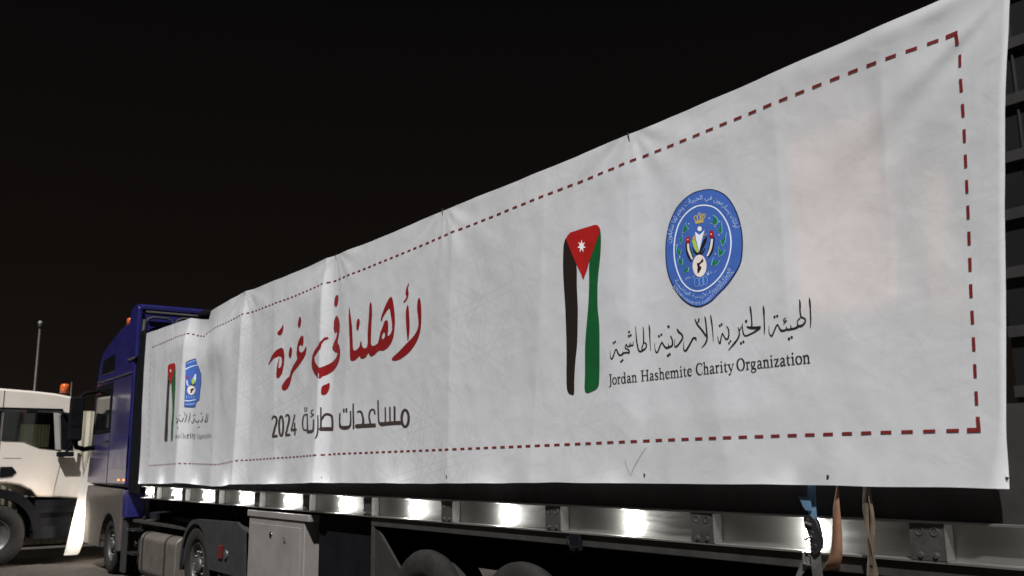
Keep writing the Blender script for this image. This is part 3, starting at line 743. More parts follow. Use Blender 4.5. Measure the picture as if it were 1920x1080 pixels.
# -- organisation name in Latin serif letters (strokes per letter: x, y, width in cap heights)
def ser(x, y, h=.13): return [(x-h, y, .05), (x+h, y, .05)]
def oval(cx, cy, rx, ry, th, tn):
    return [(cx+rx*math.cos(a), cy+ry*math.sin(a), tn+(th-tn)*abs(math.cos(a))) for a in [k*math.pi/8 for k in range(17)]]
G = {
 'o': (.54, [oval(.27,.32,.2,.31,.13,.05)]),
 'n': (.60, [[(.15,0,.13),(.15,.62,.13)], ser(.15,.02,.14), [(.02,.6,.05),(.15,.62,.08)], [(.15,.48,.05),(.27,.62,.08),(.40,.58,.12),(.44,.42,.13),(.44,0,.13)], ser(.44,.02,.14)]),
 'h': (.60, [[(.15,0,.13),(.15,1.02,.13)], ser(.15,.02,.14), [(.02,.99,.05),(.15,1.02,.06)], [(.15,.48,.05),(.27,.62,.08),(.40,.58,.12),(.44,.42,.13),(.44,0,.13)], ser(.44,.02,.14)]),
 'm': (.90, [[(.15,0,.13),(.15,.62,.13)], ser(.15,.02,.14), [(.02,.6,.05),(.15,.62,.08)], [(.15,.48,.05),(.26,.62,.08),(.39,.58,.12),(.43,.42,.13),(.43,0,.13)], ser(.43,.02,.13), [(.44,.48,.05),(.56,.62,.08),(.69,.58,.12),(.73,.42,.13),(.73,0,.13)], ser(.73,.02,.14)]),
 'r': (.42, [[(.15,0,.13),(.15,.62,.13)], ser(.15,.02,.15), [(.02,.6,.05),(.15,.62,.08)], [(.15,.44,.05),(.24,.60,.08),(.36,.59,.14)]]),
 'd': (.60, [oval(.24,.31,.17,.31,.13,.05), [(.44,1.02,.13),(.44,0.02,.13)], [(.31,.99,.05),(.44,1.02,.06)], [(.44,.03,.06),(.56,.02,.05)]]),
 'a': (.50, [[(.09,.50,.10),(.16,.61,.07),(.27,.62,.08),(.35,.50,.12),(.35,.2,.13),(.37,.05,.10),(.48,.03,.05)], [(.34,.38,.05),(.16,.29,.09),(.09,.16,.13),(.15,.03,.10),(.26,.04,.06),(.35,.14,.04)]]),
 's': (.44, [[(.36,.47,.06),(.31,.60,.06),(.19,.62,.07),(.10,.52,.11),(.16,.38,.12),(.30,.28,.12),(.35,.15,.12),(.27,.02,.08),(.13,.02,.06),(.06,.17,.06)]]),
 'e': (.50, [[(.09,.37,.05),(.43,.37,.05)], [(.43,.37,.06),(.39,.56,.10),(.27,.63,.06),(.14,.55,.11),(.08,.33,.14),(.14,.11,.13),(.27,.02,.09),(.44,.12,.04)]]),
 'i': (.32, [[(.16,0,.13),(.16,.62,.13)], ser(.16,.02,.14), [(.03,.6,.05),(.16,.62,.08)], [(.16,.83,.14),(.16,.92,.14)]]),
 't': (.38, [[(.16,.82,.06),(.16,.5,.13),(.16,.15,.13),(.22,.03,.09),(.34,.07,.04)], [(.02,.60,.06),(.33,.60,.06)]]),
 'y': (.52, [[(.08,.62,.14),(.27,.04,.10)], [(.46,.62,.06),(.28,.02,.07),(.18,-.22,.08),(.07,-.25,.12)], ser(.09,.61,.13), ser(.45,.61,.11)]),
 'g': (.52, [oval(.22,.42,.14,.20,.11,.05), [(.34,.56,.05),(.46,.60,.07)], [(.15,.23,.06),(.10,.12,.08),(.24,.06,.10),(.40,.0,.12),(.42,-.14,.10),(.25,-.26,.06),(.08,-.2,.08),(.07,-.08,.08),(.15,.02,.05)]]),
 'z': (.48, [[(.06,.59,.07),(.42,.59,.07)], [(.38,.58,.12),(.10,.04,.12)], [(.06,.03,.07),(.43,.03,.07)], [(.06,.59,.05),(.06,.47,.05)], [(.43,.03,.05),(.43,.15,.05)]]),
 'J': (.40, [[(.24,1.0,.15),(.24,.1,.15),(.17,-.14,.10),(.03,-.22,.05)], ser(.24,.98,.17)]),
 'H': (.84, [[(.18,0,.15),(.18,1,.15)], [(.66,0,.15),(.66,1,.15)], [(.18,.52,.07),(.66,.52,.07)], ser(.18,.02,.16), ser(.18,.98,.16), ser(.66,.02,.16), ser(.66,.98,.16)]),
 'C': (.74, [[(.66,.74,.05),(.60,.92,.06),(.42,1.0,.06),(.22,.90,.12),(.11,.62,.16),(.12,.35,.16),(.24,.10,.12),(.42,.0,.06),(.58,.05,.05),(.68,.24,.04)], [(.66,.98,.05),(.66,.72,.05)]]),
 'O': (.80, [oval(.40,.50,.30,.49,.16,.05)]),
}
def latin(pr, s, y_a, y_b, zbase, cap, m):
    """word laid along the cloth from y_a (reading start) to y_b"""
    tot = sum(G[c][0] for c in s); k = (y_b-y_a)/tot; x = 0
    for c in s:
        for st in G[c][1]:
            asp = abs(k)/cap
            pts = [(q[0]*asp, q[1], q[2]*(1 if len(st) == 2 and abs(st[0][1]-st[1][1]) < .02 else .5+.5*asp)) for q in st]
            for l in stroke_outline([(a*1000, b_*1000, w_*1000) for a, b_, w_ in pts], True, None, False):
                pr.poly_yz([[(y_a + x*k + (a/1000/asp)*k, zbase+b_/1000*cap) for a, b_ in l]], m)
        x += G[c][0]
for wd, a, b_ in (('Jordan', (1142, 722), (1196, 719)), ('Hashemite', (1202, 715), (1299, 707)), ('Charity', (1305, 703), (1377, 697)), ('Organization', (1381, 695), (1521, 684))):
    p = Print(); A = at_banner(*a); Bn = at_banner(*b_)
    zb = at_banner(1300, 704)[1]
    latin(p, wd, A[0], Bn[0], zb, at_banner(1300, 682.5)[1]-zb, I['black'])
    p.done('printed_word')

# -- dashed border
p = Print()
def dash_path(pts, period, ln, wd, m, start=0.0):
    acc = [0]
    for a, b_ in zip(pts, pts[1:]): acc.append(acc[-1]+math.dist(a, b_))
    def P(s):
        i = 0
        while i < len(acc)-2 and acc[i+1] < s: i += 1
        f = (s-acc[i])/(acc[i+1]-acc[i]); a, b_ = pts[i], pts[i+1]
        d = math.dist(a, b_)
        return (a[0]+(b_[0]-a[0])*f, a[1]+(b_[1]-a[1])*f), ((b_[0]-a[0])/d, (b_[1]-a[1])/d)
    s = start
    while s + ln < acc[-1]:
        (x0, z0), (tx, tz) = P(s); (x1, z1), _ = P(s+ln)
        nx, nz = -tz*wd/2, tx*wd/2
        p.poly_yz([[(x0+nx, z0+nz), (x1+nx, z1+nz), (x1-nx, z1-nz), (x0-nx, z0-nz)]], m, .003)
        s += period
bp_ = lambda L: [at_banner(*q) for q in L]
top_ = bp_([(1793, 62), (1600, 133.5), (1416.5, 208), (1300, 256), (1180, 303), (1030, 363), (870, 427), (720, 489), (620, 529), (550, 556), (463, 587), (446, 594), (420, 607), (390, 623), (383, 631), (370, 629), (357, 625), (330, 632), (284, 652)])
bot_ = bp_([(1836, 806), (1640, 811), (1400, 819), (1240, 825), (1040, 834), (838, 842.5), (627, 851), (600, 853), (513, 859), (452, 863), (406, 871), (341, 869), (276, 873)])
right_ = bp_([(1797, 62), (1804, 180), (1811, 300), (1816, 400), (1820, 520), (1824, 600), (1829, 700), (1834, 806)])
left_ = bp_([(284, 652), (280, 760), (276, 873)])
dash_path(top_, .1035, .055, .0145, I['dash'], .085); dash_path(bot_, .1035, .055, .0142, I['dash'], .085)
dash_path(right_, .1145, .057, .0142, I['dash'], .10); dash_path(left_, .115, .055, .016, I['grey'], .1)
for (cy, cz), (dy, dz) in ((top_[0], (1, -1)), (bot_[0], (1, 1))):
    p.poly_yz([[(cy-.008, cz+.0095*(-dz)), (cy+.05, cz+.0095*(-dz)), (cy+.05, cz+.0095*dz), (cy-.008, cz+.0095*dz)]], I['dash'], .003)
    p.poly_yz([[(cy-.008, cz+.0096*dz), (cy+.0085, cz+.0096*dz), (cy+.0085, cz+.055*dz), (cy-.008, cz+.055*dz)]], I['dash'], .003)
p.done('dashed_border')

# -- far repeat of the logo block
flag_print('printed_flag', cD, [(210,160),(222,138),(285,122),(294,140),(290,180),(270,260),(252,330),(242,375),(232,340),(220,280),(212,200)],
           [(210,165),(214,240),(222,300),(232,345),(228,420),(224,500),(218,640),(212,760),(210,900),(205,990),(200,1005),(178,1006),(170,985),(175,880),(184,720),(192,560),(200,420),(206,300),(208,220)],
           [(294,142),(296,220),(294,400),(286,560),(278,720),(270,860),(264,985),(246,1003),(244,960),(248,820),(258,700),(258,560),(250,420),(252,335),(270,262),(288,190)], (243, 212, 26, .4))
p = Print()
OD = [(410,115),(460,90),(520,70),(535,120),(565,190),(586,250),(585,350),(572,450),(565,540),(530,570),(520,620),(460,626),(395,620),(396,540),(404,400),(408,250)]
p.poly([OD], I['navy'], cD, rnd=False); p.layer = 1; p.poly([[(490+(x-490)*.95, 350+(y-350)*.97) for x, y in OD]], I['blue'], cD, rnd=False)
p.layer = 2; p.stroke([(410,195,10),(470,165,9),(548,145,6)], I['ringwhite'], cD); p.stroke([(400,545,8),(450,550,10),(525,535,8)], I['ringwhite'], cD)
p.stroke([(410,585,6),(460,588,8),(515,580,6)], I['pale'], cD); p.stroke([(425,130,6),(480,108,6),(520,95,5)], I['pale'], cD)
p.stroke([(428,315,8),(428,350,12),(440,380,10)], I['white'], cD); p.poly([[(422,300),(435,262),(448,275),(440,310)]], I['flagred'], cD, rnd=False)
p.poly([[(480,315),(500,285),(520,330),(495,370),(480,350)]], I['lime'], cD, rnd=False); p.poly([[(500,290),(515,250),(530,250),(528,310),(518,345)]], I['ringwhite'], cD, rnd=False)
p.poly([[(462,340),(492,372),(520,345),(512,380),(480,385)]], I['flagblack'], cD, rnd=False)
p.dot(475, 430, 45, 52, I['cream'], cD, 18); p.layer = 3; p.poly([[(495,405),(512,412),(485,440),(482,458),(462,462),(470,430),(460,420),(480,415)]], I['flagblack'], cD, rnd=False)
for x in (420, 450, 480, 505): p.stroke([(x,490,5),(x+4,525,5)], I['pale'], cD, False)
p.done('printed_emblem')
p = Print()
for s in ([(645,690,4),(640,740,9),(632,785,6)], [(662,690,4),(655,770,8),(635,790,8),(620,765,6)], [(600,720,6),(598,765,10),(575,790,8)], [(560,760,6),(545,790,9),(520,775,8),(500,745,6)], [(505,755,6),(490,800,9),(475,785,6)], [(462,680,5),(455,740,9),(440,790,6)],
          [(428,690,5),(415,750,9),(400,790,8)], [(395,670,5),(405,720,7)], [(385,740,8),(370,780,9),(345,775,8),(330,745,6)], [(325,755,7),(312,800,8),(302,780,5)]): p.stroke(s, I['black'], cD)
for (x, y) in ((500,715),(516,705),(545,850),(565,842),(345,715),(320,850),(585,690),(305,745)): p.dot(x, y, 6, 8, I['black'], cD, 8)
p.done('arabic_name')
zb = at_banner(*cD(440, 968))[1]; cp_ = at_banner(*cD(440, 905))[1]-zb
for wd, a, b_, m in (('Jordan', 292, 345, 'grey'), ('Cha', 352, 412, 'grey'), ('rity', 418, 522, 'black'), ('Organization', 540, 695, 'grey')):
    p = Print(); zz = at_banner(*cD((a+b_)/2, 968))[1]
    latin(p, wd, at_banner(*cD(a, 968))[0], at_banner(*cD(b_, 968))[0], zz, cp_*(1.0 if wd == 'rity' else .85), I[m])
    p.done('printed_word')
# two thin grey strokes near the lower hem, and eyelets
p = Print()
p.stroke([(1212,838,1),(1202,853,1.2),(1190,874,1.6),(1183,891,1)], I['mid_grey'], cZ)
p.stroke([(1172,862,1),(1177,880,1.3),(1182,891,1)], I['mid_grey'], cZ)
p.done('grey_strokes')
bm = B()
for (px, py) in ((1209, 890), (838, 893), (1889, 897), (1553, 893), (604, 895)):
    y, z = at_banner(px, py); c_ = surf(y, z, .004)
    lathe(bm, [(0, .0075), (-.0025, .006), (-.002, .003), (0, 0)], c_, 'x', 14)
obj('eyelet', bm, M['darkmetal'], ban)
bm = B()
for (px, py) in ((1180, 254), (830, 394), (630, 477), (458, 547)):
    q = at_banner(px, py+6); c_ = surf(q[0], q[1])
    tube(bm, [c_+Vector((.004, 0, -.02)), c_+Vector((.0, .01, .03)), c_+Vector((.02, .03, .05)), c_+Vector((.07, .05, .02))], .006, 6)
obj('tie_cord', bm, M['darkmetal'], ban)

# ================================================================== cargo whose faces show through the cloth
def carton(x0, x1, y0, y1, z0, z1, m, name, label):
    bm = B(); box(bm, x0, x1, y0, y1, z0, z1)
    o = obj(name, bm, m, None, bevel=.02); tag(o, label, 'carton', 'cargo behind the banner')
carton(-.065, .1, 2.02, 2.16, 2.35, 3.05, M['beige'], 'cargo_carton', 'beige carton behind the near edge of the banner')
carton(-.065, .25, 2.30, 2.86, 2.45, 3.42, M['carton'], 'cargo_carton', 'pinkish carton showing as warm patch through banner beside the emblem')
carton(-.03, .8, 2.98, 4.6, 2.0, 3.5, M['wrap'], 'cargo_carton', 'grey wrapped load standing behind the round emblem of the banner')

# ================================================================== blue tractor unit
bt = thing('blue_truck', (1.25, 16.6, 0), 'blue lorry cab with tall roof deflector coupled to the bannered trailer', 'truck')
XS = .05
prof = [(16.12, 1.42), (19.0, 1.46), (19.0, 1.62), (18.94, 2.05), (18.86, 2.6), (18.80, 3.2), (18.66, 3.72), (18.46, 3.92), (18.0, 4.05), (17.4, 4.19), (16.9, 4.27), (16.42, 4.30), (16.12, 4.28)]
bm = B(); prism(bm, prof, XS, 2.42); cab = obj('cab', bm, M['blue'], bt, bevel=.10)
# door with gap, window, handle
bm = B(); prism(bm, [(17.42, 1.50), (18.86, 1.50), (18.84, 1.7), (18.76, 2.1), (18.70, 2.36), (17.42, 2.36)], XS-.014, XS-.002); dr = obj('cab_door', bm, M['blue_dark'], bt, bevel=.008)
bm = B(); prism(bm, [(17.42, 2.37), (18.70, 2.37), (18.66, 2.75), (18.60, 3.26), (17.42, 3.26)], XS-.014, XS-.002); obj('window_frame', bm, M['black'], dr, bevel=.006)
bm = B(); prism(bm, [(17.53, 2.46), (18.60, 2.46), (18.57, 2.75), (18.52, 3.15), (17.53, 3.15)], XS-.019, XS-.0145); obj('window', bm, M['glass'], dr)
bm = B(); box(bm, XS-.04, XS-.0145, 17.5, 17.75, 2.20, 2.235); obj('handle', bm, M['gloss_black'], dr, bevel=.006)
bm = B(); box(bm, XS-.02, XS-.0145, 17.5, 18.6, 1.92, 1.935); box(bm, XS-.02, XS-.0145, 17.5, 18.6, 1.72, 1.73); obj('door_trim', bm, M['blue'], dr)
bm = B(); prism(bm, [(16.18, 1.5), (17.38, 1.5), (17.38, 3.28), (16.18, 3.28)], XS-.010, XS-.002); obj('side_panel', bm, M['blue_dark'], bt, bevel=.006)
bm = B(); box(bm, XS-.02, XS-.0105, 16.15, 17.1, 1.75, 2.3); obj('locker_hatch', bm, M['blue'], bt, bevel=.008)
bm = B(); prism(bm, [(17.42, 3.45), (18.35, 3.45), (18.30, 3.72), (17.42, 3.76)], XS-.008, XS+.01); obj('roof_window', bm, M['gloss_black'], bt, bevel=.006)
bm = B(); box(bm, XS-.022, XS-.002, 16.2, 18.6, 3.33, 3.36); obj('side_trim', bm, M['blue_dark'], bt)
# lower body
arc = [(17.13+.50*math.cos(a), .47+.50*math.sin(a)) for a in [math.radians(d) for d in range(-8, 189, 14)]]
pf = [(16.35, .40), (16.35, 1.41), (18.86, 1.45), (18.93, 1.3), (18.95, .9), (18.93, .42), (17.68, .40)] + arc[0:1] + arc[1:] + [(16.60, .40)]
pf = [(16.35, .42), (16.35, 1.41), (18.86, 1.45), (18.93, 1.3), (18.95, .9), (18.93, .42)] + arc
bm = B(); prism(bm, pf, XS, XS+.45); obj('front_fender', bm, M['fender'], bt, bevel=.02)
bm = B(); box(bm, .52, 2.0, 18.5, 18.96, .40, 1.40); box(bm, 1.97, 2.42, 16.35, 18.95, .42, 1.42); obj('bumper', bm, M['fender'], bt, bevel=.03)
bm = B(); prism(bm, [(16.06, .96), (16.30, .96), (16.345, 1.40), (16.06, 1.40)], XS, XS+.3); obj('side_skirt', bm, M['blue'], bt, bevel=.02)
bm = B()
lathe(bm, [(-.03, .50), (-.03, .535), (.42, .535), (.42, .50), (-.03, .50)], (XS+.03, 17.13, .47), 'x', 24, math.radians(-6), math.radians(186)); obj('wheel_arch', bm, M['black'], bt)
wheel(bt, 17.13, .47, XS+.07, .47, .27)
bm = B(); prism(bm, [(16.10, .10), (16.32, .10), (16.34, .94), (16.12, .94)], XS+.03, XS+.08); obj('mud_flap', bm, M['mudguard'], bt, bevel=.01)
bm = B()
for z0 in (.42, .78): box(bm, XS-.01, XS+.28, 15.45, 15.85, z0, z0+.035)
box(bm, XS+.30, XS+.6, 15.2, 15.98, .35, 1.05)
tube(bm, [(XS+.1, 15.5, .4), (XS+.12, 15.55, .8), (XS+.15, 15.5, 1.0)], .025); tube(bm, [(XS+.13, 15.75, .55), (XS+.11, 15.62, .62)], .05)
obj('cab_step', bm, M['darkmetal'], bt)
# orange side markers
for yy in (16.55, 16.22):
    bm = B(); box(bm, XS-.022, XS-.0105, yy, yy+.07, 1.545, 1.575); obj('side_marker', bm, M['side_led'], bt, bevel=.003)
# dark rear gap: extender, air lines, gooseneck
bm = B(); prism(bm, [(15.50, 1.35), (16.11, 1.35), (16.11, 3.95), (15.75, 4.0), (15.55, 3.7)], XS+.02, XS+.06); obj('side_extender', bm, M['black'], bt, bevel=.01)
bm = B(); box(bm, .25, 2.3, 15.90, 16.118, 1.35, 3.45); obj('rear_wall', bm, M['black'], bt)
# deflector on the roof
bm = B(); prism(bm, [(15.98, 3.55), (15.98, 4.40), (16.10, 4.47), (16.42, 4.44), (16.52, 4.22), (16.50, 3.55)], XS-.03, XS+.05); df = obj('roof_deflector', bm, M['blue'], bt, bevel=.025)
bm = B(); prism(bm, [(15.98, 3.55), (15.98, 4.40), (16.10, 4.47), (16.42, 4.44), (16.52, 4.22), (16.50, 3.55)], 2.40, 2.47); obj('deflector_side', bm, M['blue'], df, bevel=.02)
bm = B(); prism(bm, [(16.09, 4.385), (16.08, 4.45), (16.14, 4.485), (16.4, 4.47), (16.55, 4.38), (16.4, 4.40), (16.2, 4.405)], XS+.052, 2.398); obj('deflector_wing', bm, M['blue'], df, bevel=.012)
bm = B(); prism(bm, [(16.08, 3.5), (16.14, 4.40), (16.18, 4.40), (16.12, 3.5)], XS+.053, 2.397); obj('deflector_panel', bm, M['blue'], df)
bm = B()
def loop(x0, x1, zt_, y):
    r_ = .11
    return [(x0, y, 3.45), (x0, y, zt_-r_), (x0+r_*.3, y, zt_-r_*.3), (x0+r_, y, zt_), (x1-r_, y, zt_), (x1-r_*.3, y, zt_-r_*.3), (x1, y, zt_-r_), (x1, y, 3.45)]
tube(bm, loop(.17, .62, 4.25, 16.02), .024); tube(bm, loop(.66, 1.7, 4.27, 16.02), .024)
tube(bm, [(.16, 16.03, 4.335), (2.3, 16.03, 4.335)], .026); tube(bm, [(.10, 16.0, 3.45), (.14, 16.0, 4.2)], .03)
obj('tube_frame', bm, M['mudguard'], df, True)
bm = B(); box(bm, 1.02, 1.5, 15.7, 16.1, 4.28, 4.42); obj('tarp_roll', bm, M['black'], df, bevel=.05)
def beacon(parent, x, y, z, h=.19, r_=.075):
    bm = B(); lathe(bm, [(0, 0), (0, r_*.8), (.03, r_*.8), (.03, 0)], (x, y, z), 'z', 18); bb = obj('beacon', bm, M['darkmetal'], parent)
    bm = B(); lathe(bm, [(.03, 0), (.03, r_), (h*.8, r_), (h*.95, r_*.8), (h, 0)], (x, y, z), 'z', 20); obj('beacon_dome', bm, M['amber'], bb, True)
q = at_plane(244, 611, Y=16.75); beacon(bt, q.x, 16.75, q.z-.03, .17, .06)
bm = B(); tube(bm, [(q.x, 16.75, q.z-.025), (.16, 16.75, 4.24)], .02); obj('beacon_stalk', bm, M['darkmetal'], bt)
# mirror
bm = B(); box(bm, -.47, -.24, 18.22, 18.36, 2.24, 3.04); mi_ = obj('mirror', bm, M['black'], bt, bevel=.04)
bm = B(); box(bm, -.45, -.26, 18.212, 18.219, 2.5, 2.98); obj('mirror_glass', bm, M['gloss_black'], mi_)
bm = B(); tube(bm, [(-.34, 18.30, 2.28), (-.30, 18.36, 2.14), (-.15, 18.45, 2.10), (.06, 18.5, 2.14)], .045); tube(bm, [(-.34, 18.32, 3.0), (-.2, 18.40, 3.12), (.06, 18.42, 3.16)], .03); obj('mirror_arm', bm, M['black'], mi_, True)
# fuel tank
bm = B()
def rrect(y, z0, z1, x0, x1, r_=.12):
    out = []
    for (cx, cz, a0) in ((x1-r_, z1-r_, 0), (x0+r_, z1-r_, 90), (x0+r_, z0+r_, 180), (x1-r_, z0+r_, 270)):
        for k in range(6):
            a = math.radians(a0+k*18); out.append((cx+r_*math.cos(a), cz+r_*math.sin(a)))
    return out
prism(bm, rrect(0, .16, .80, XS-.02, .72), 13.28, 15.05, 'y'); tk = obj('fuel_tank', bm, M['tank'], bt, bevel=.02)
bm = B()
for yy in (13.72, 14.85):
    prism(bm, rrect(0, .152, .808, XS-.028, .728), yy, yy+.05, 'y')
obj('tank_strap', bm, M['darkmetal'], tk, bevel=.004)
bm = B(); box(bm, .5, .62, 11.0, 16.0, .72, 1.0); box(bm, 1.88, 2.0, 11.0, 16.0, .72, 1.0); box(bm, .62, 1.88, 11.4, 13.4, .8, .96); box(bm, .13, .5, 13.1, 15.9, .905, .945); obj('chassis_rail', bm, M['frame'], bt)
# drive wheel and guard
wheel(bt, 12.50, .5, XS+.03, .5, .285)
wheel(bt, 11.20, .5, XS+.03, .5, .285)
bm = B()
out_, in_ = [], []
for a in [math.radians(d) for d in range(4, 181, 11)]:
    out_.append((12.50+.60*math.cos(a), .50+.58*math.sin(a))); in_.append((12.50+.565*math.cos(a), .50+.545*math.sin(a)))
gp = [(12.50+.60*math.cos(math.radians(d)), .50+.585*math.sin(math.radians(d))) for d in range(90, 191, 10)]
gi = [(12.50+.535*math.cos(math.radians(d)), .50+.53*math.sin(math.radians(d))) for d in range(-5, 191, 13)]
mirror_y = lambda L: [(25.0-a, b_) for a, b_ in L]
gp2 = mirror_y(gp)      # far side (towards the cab) rounded shoulder
prism(bm, gp2[::-1] + [(11.0, 1.11), (10.75, 1.02), (10.70, .5), (10.74, .5), (11.88, .5)] + gi[::-1][1:-1], XS-.01, XS+.02)
prism(bm, gp2[::-1] + [(11.0, 1.11), (10.75, 1.02), (10.72, 1.0), (11.0, 1.08), (12.5, 1.055)], XS+.021, XS+.55)
obj('mudguard', bm, M['mudguard'], bt)
bm = B(); box(bm, XS-.03, XS-.012, 11.42, 11.56, .66, .82); obj('red_reflector', bm, M['redlens'], bt, bevel=.008)
bm = B(); lathe(bm, [(-.012, .06), (-.03, .055), (-.03, 0)], (XS, 11.30, .72), 'x', 16); obj('cap', bm, M['rim'], bt)
# lit headlamp behind the sheet
bm = B(); box(bm, .10, .46, 18.955, 18.99, .62, .86); hl = obj('headlamp', bm, M['headlamp'], bt, bevel=.01)
bm = B(); box(bm, 1.98, 2.36, 18.955, 18.99, .62, .86); obj('headlamp', bm, M['headlamp'], bt, bevel=.01)
sl = bpy.data.lights.new('headlamp_beam', 'SPOT'); sl.energy = 85; sl.spot_size = math.radians(150); sl.spot_blend = .8; sl.color = (1, .83, .64); sl.shadow_soft_size = .06
so = bpy.data.objects.new('headlamp_beam', sl); COL.objects.link(so); so.parent = hl
so.location = Vector((.16, 19.02, .75)) - root_loc(hl); so.rotation_euler = Vector((-.55, 1, .0)).to_track_quat('-Z', 'Y').to_euler()

# ================================================================== white sheet over the cab's front
EDGE = [(.12, -.185), (.20, -.17), (.95, -.075), (1.49, -.015), (1.95, .075), (2.0, .08)]
bm = B(); NU, NV = 60, 40; gr = []
for i in range(NU+1):
    u = i/NU; c_ = []
    for j in range(NV+1):
        v = j/NV; z0_ = .17; x = -.185 + 2.6*u
        z0_ += .45*smooth(.40, .52, x); z = z0_ + (1.97-z0_)*v
        x = lin(EDGE, z) + (2.45-lin(EDGE, z))*u**1.6
        y = 19.03 + .24*(1-v)**1.2 + .03*math.sin(x*9+1)*(1-v) + .015*NZ(Vector((x*3, z*2, 6)))
        y += .08*max(0, 1-(x-lin(EDGE, z))/.16)**2*(1-v)
        c_.append(bm.verts.new((x, y, z)))
    gr.append(c_)
for i in range(NU):
    for j in range(NV): bm.faces.new((gr[i][j], gr[i][j+1], gr[i+1][j+1], gr[i+1][j]))
sh = obj('front_sheet', bm, M['sheet'], None, True); tag(sh, 'white cloth flaring out from the front of the blue cab, bright at its foot', 'cloth')

# ================================================================== white truck across the yard
wt = thing('white_truck', (-1.2, 20.7, 0), 'white lorry cab parked crosswise at the left, amber beacon on its roof', 'truck')
YW = 19.5
prof = [(-2.4, 3.27), (-1.46, 3.24), (-.9, 3.21), (-.5, 3.175), (-.20, 3.12), (-.15, 3.02), (-.16, 2.92), (-.06, 2.1), (.06, 2.0), (.12, 1.7), (.13, 1.19), (-.05, 1.19), (-.70, 1.25), (-.80, 1.36), (-.98, 1.46), (-1.2, 1.50), (-1.5, 1.50), (-2.4, 1.48)]
bm = B(); prism(bm, prof, YW, YW+2.4, 'y'); obj('cab', bm, M['white'], wt, bevel=.05)
bm = B(); prism(bm, [(-1.36, 1.53), (-1.22, 1.53), (-.98, 1.49), (-.80, 1.39), (-.70, 1.28), (-.42, 1.25), (-.30, 2.05), (-.43, 2.09), (-.72, 2.12), (-1.0, 2.24), (-1.36, 2.25)], YW-.014, YW-.002, 'y'); wd_ = obj('cab_door', bm, M['white'], wt, bevel=.008)
bm = B(); prism(bm, [(-1.34, 1.80), (-1.14, 1.80), (-1.06, 1.70), (-1.14, 1.62), (-1.34, 1.60)], YW-.03, YW-.0145, 'y'); obj('handle', bm, M['black'], wd_, bevel=.01)
bm = B(); box(bm, -1.30, -1.0, YW-.02, YW-.0145, 1.955, 1.962); obj('door_trim', bm, M['whitegrey'], wd_)
wf = [(-1.36, 2.27), (-.99, 2.26), (-.70, 2.14), (-.44, 2.11), (-.52, 2.80), (-1.36, 2.82)]
bm = B(); prism(bm, wf, YW-.006, YW-.002, 'y'); prism(bm, [(-1.9, 2.27), (-1.39, 2.27), (-1.39, 2.82), (-1.9, 2.82)], YW-.006, YW-.002, 'y'); wn_ = obj('window', bm, M['black'], wt)
bm = B(); NX = 46; a_ = []
for i in range(NX+1):
    x = -1.06 + .50*i/NX; yy = YW-.012+.004*math.sin(i*1.15)
    a_.append((bm.verts.new((x, yy, 2.16+.09*max(0, min(1, (-.72-x)/.3)))), bm.verts.new((x, yy, 2.58))))
for i in range(NX): bm.faces.new((a_[i][0], a_[i+1][0], a_[i+1][1], a_[i][1]))
obj('curtain', bm, M['curtain'], wn_, True)
gm = bpy.data.materials.new('side_glass'); gm.use_nodes = True
nt = gm.node_tree; tb = nt.nodes.new('ShaderNodeBsdfTransparent'); gb = nt.nodes.new('ShaderNodeBsdfGlossy'); gb.inputs['Roughness'].default_value = .05
tb.inputs['Color'].default_value = (.55, .56, .52, 1); mxs = nt.nodes.new('ShaderNodeMixShader'); mxs.inputs[0].default_value = .07
nt.links.new(tb.outputs[0], mxs.inputs[1]); nt.links.new(gb.outputs[0], mxs.inputs[2]); nt.links.new(mxs.outputs[0], nt.nodes['Material Output'].inputs['Surface'])
bm = B(); prism(bm, wf, YW-.0235, YW-.0205, 'y'); obj('pane', bm, gm, wn_)
bm = B(); prism(bm, [(-.52, 2.80), (-.44, 2.11), (-.34, 2.11), (-.42, 2.80)], YW-.02, YW-.002, 'y'); obj('door_pillar', bm, M['whitegrey'], wt, bevel=.006)
bm = B(); prism(bm, [(-.40, 2.78), (-.33, 2.12), (-.12, 2.10), (-.20, 2.82)], YW-.010, YW-.002, 'y'); obj('quarter_window', bm, M['gloss_black'], wt)
bm = B(); box(bm, -2.3, -.36, YW-.03, YW-.002, 2.845, 2.885); obj('rain_strip', bm, M['black'], wt)
bm = B(); box(bm, -.98, -.80, YW-.05, YW-.002, 2.79, 2.842); obj('grab_rail', bm, M['black'], wt, bevel=.01)
bm = B(); box(bm, -1.382, -1.372, YW-.008, YW-.002, 1.52, 3.2); obj('door_seam', bm, M['black'], wt)
tube_pts = [(-.36, YW-.03, 2.80), (-.26, YW-.14, 2.78), (-.20, YW-.2, 2.68), (-.20, YW-.2, 2.2), (-.26, YW-.12, 2.06), (-.36, YW-.02, 2.03)]
bm = B(); tube(bm, tube_pts, .025); box(bm, -.42, -.14, YW-.2, YW-.05, 1.98, 2.07); obj('mirror_bracket', bm, M['black'], wt, bevel=.01)
bm = B(); box(bm, -.70, -.02, YW-.02, YW+2.2, .95, 1.185); box(bm, -.66, -.06, YW+.03, YW+2.2, .70, .949); box(bm, -.70, -.0, YW-.03, YW+2.2, .48, .70); box(bm, -.60, -.12, YW-.028, YW-.0205, 1.05, 1.08)
obj('step_panel', bm, M['black'], wt, bevel=.015)
bm = B(); box(bm, .02, .17, YW+.05, YW+2.35, .45, 1.18); obj('bumper', bm, M['frame'], wt, bevel=.03)
bm = B(); lathe(bm, [(0, .64), (0, .80), (.5, .80), (.5, .64), (0, .64)], (-1.36, YW-.025, .60), 'y', 26, math.radians(2), math.radians(178)); obj('wheel_arch', bm, M['black'], wt)
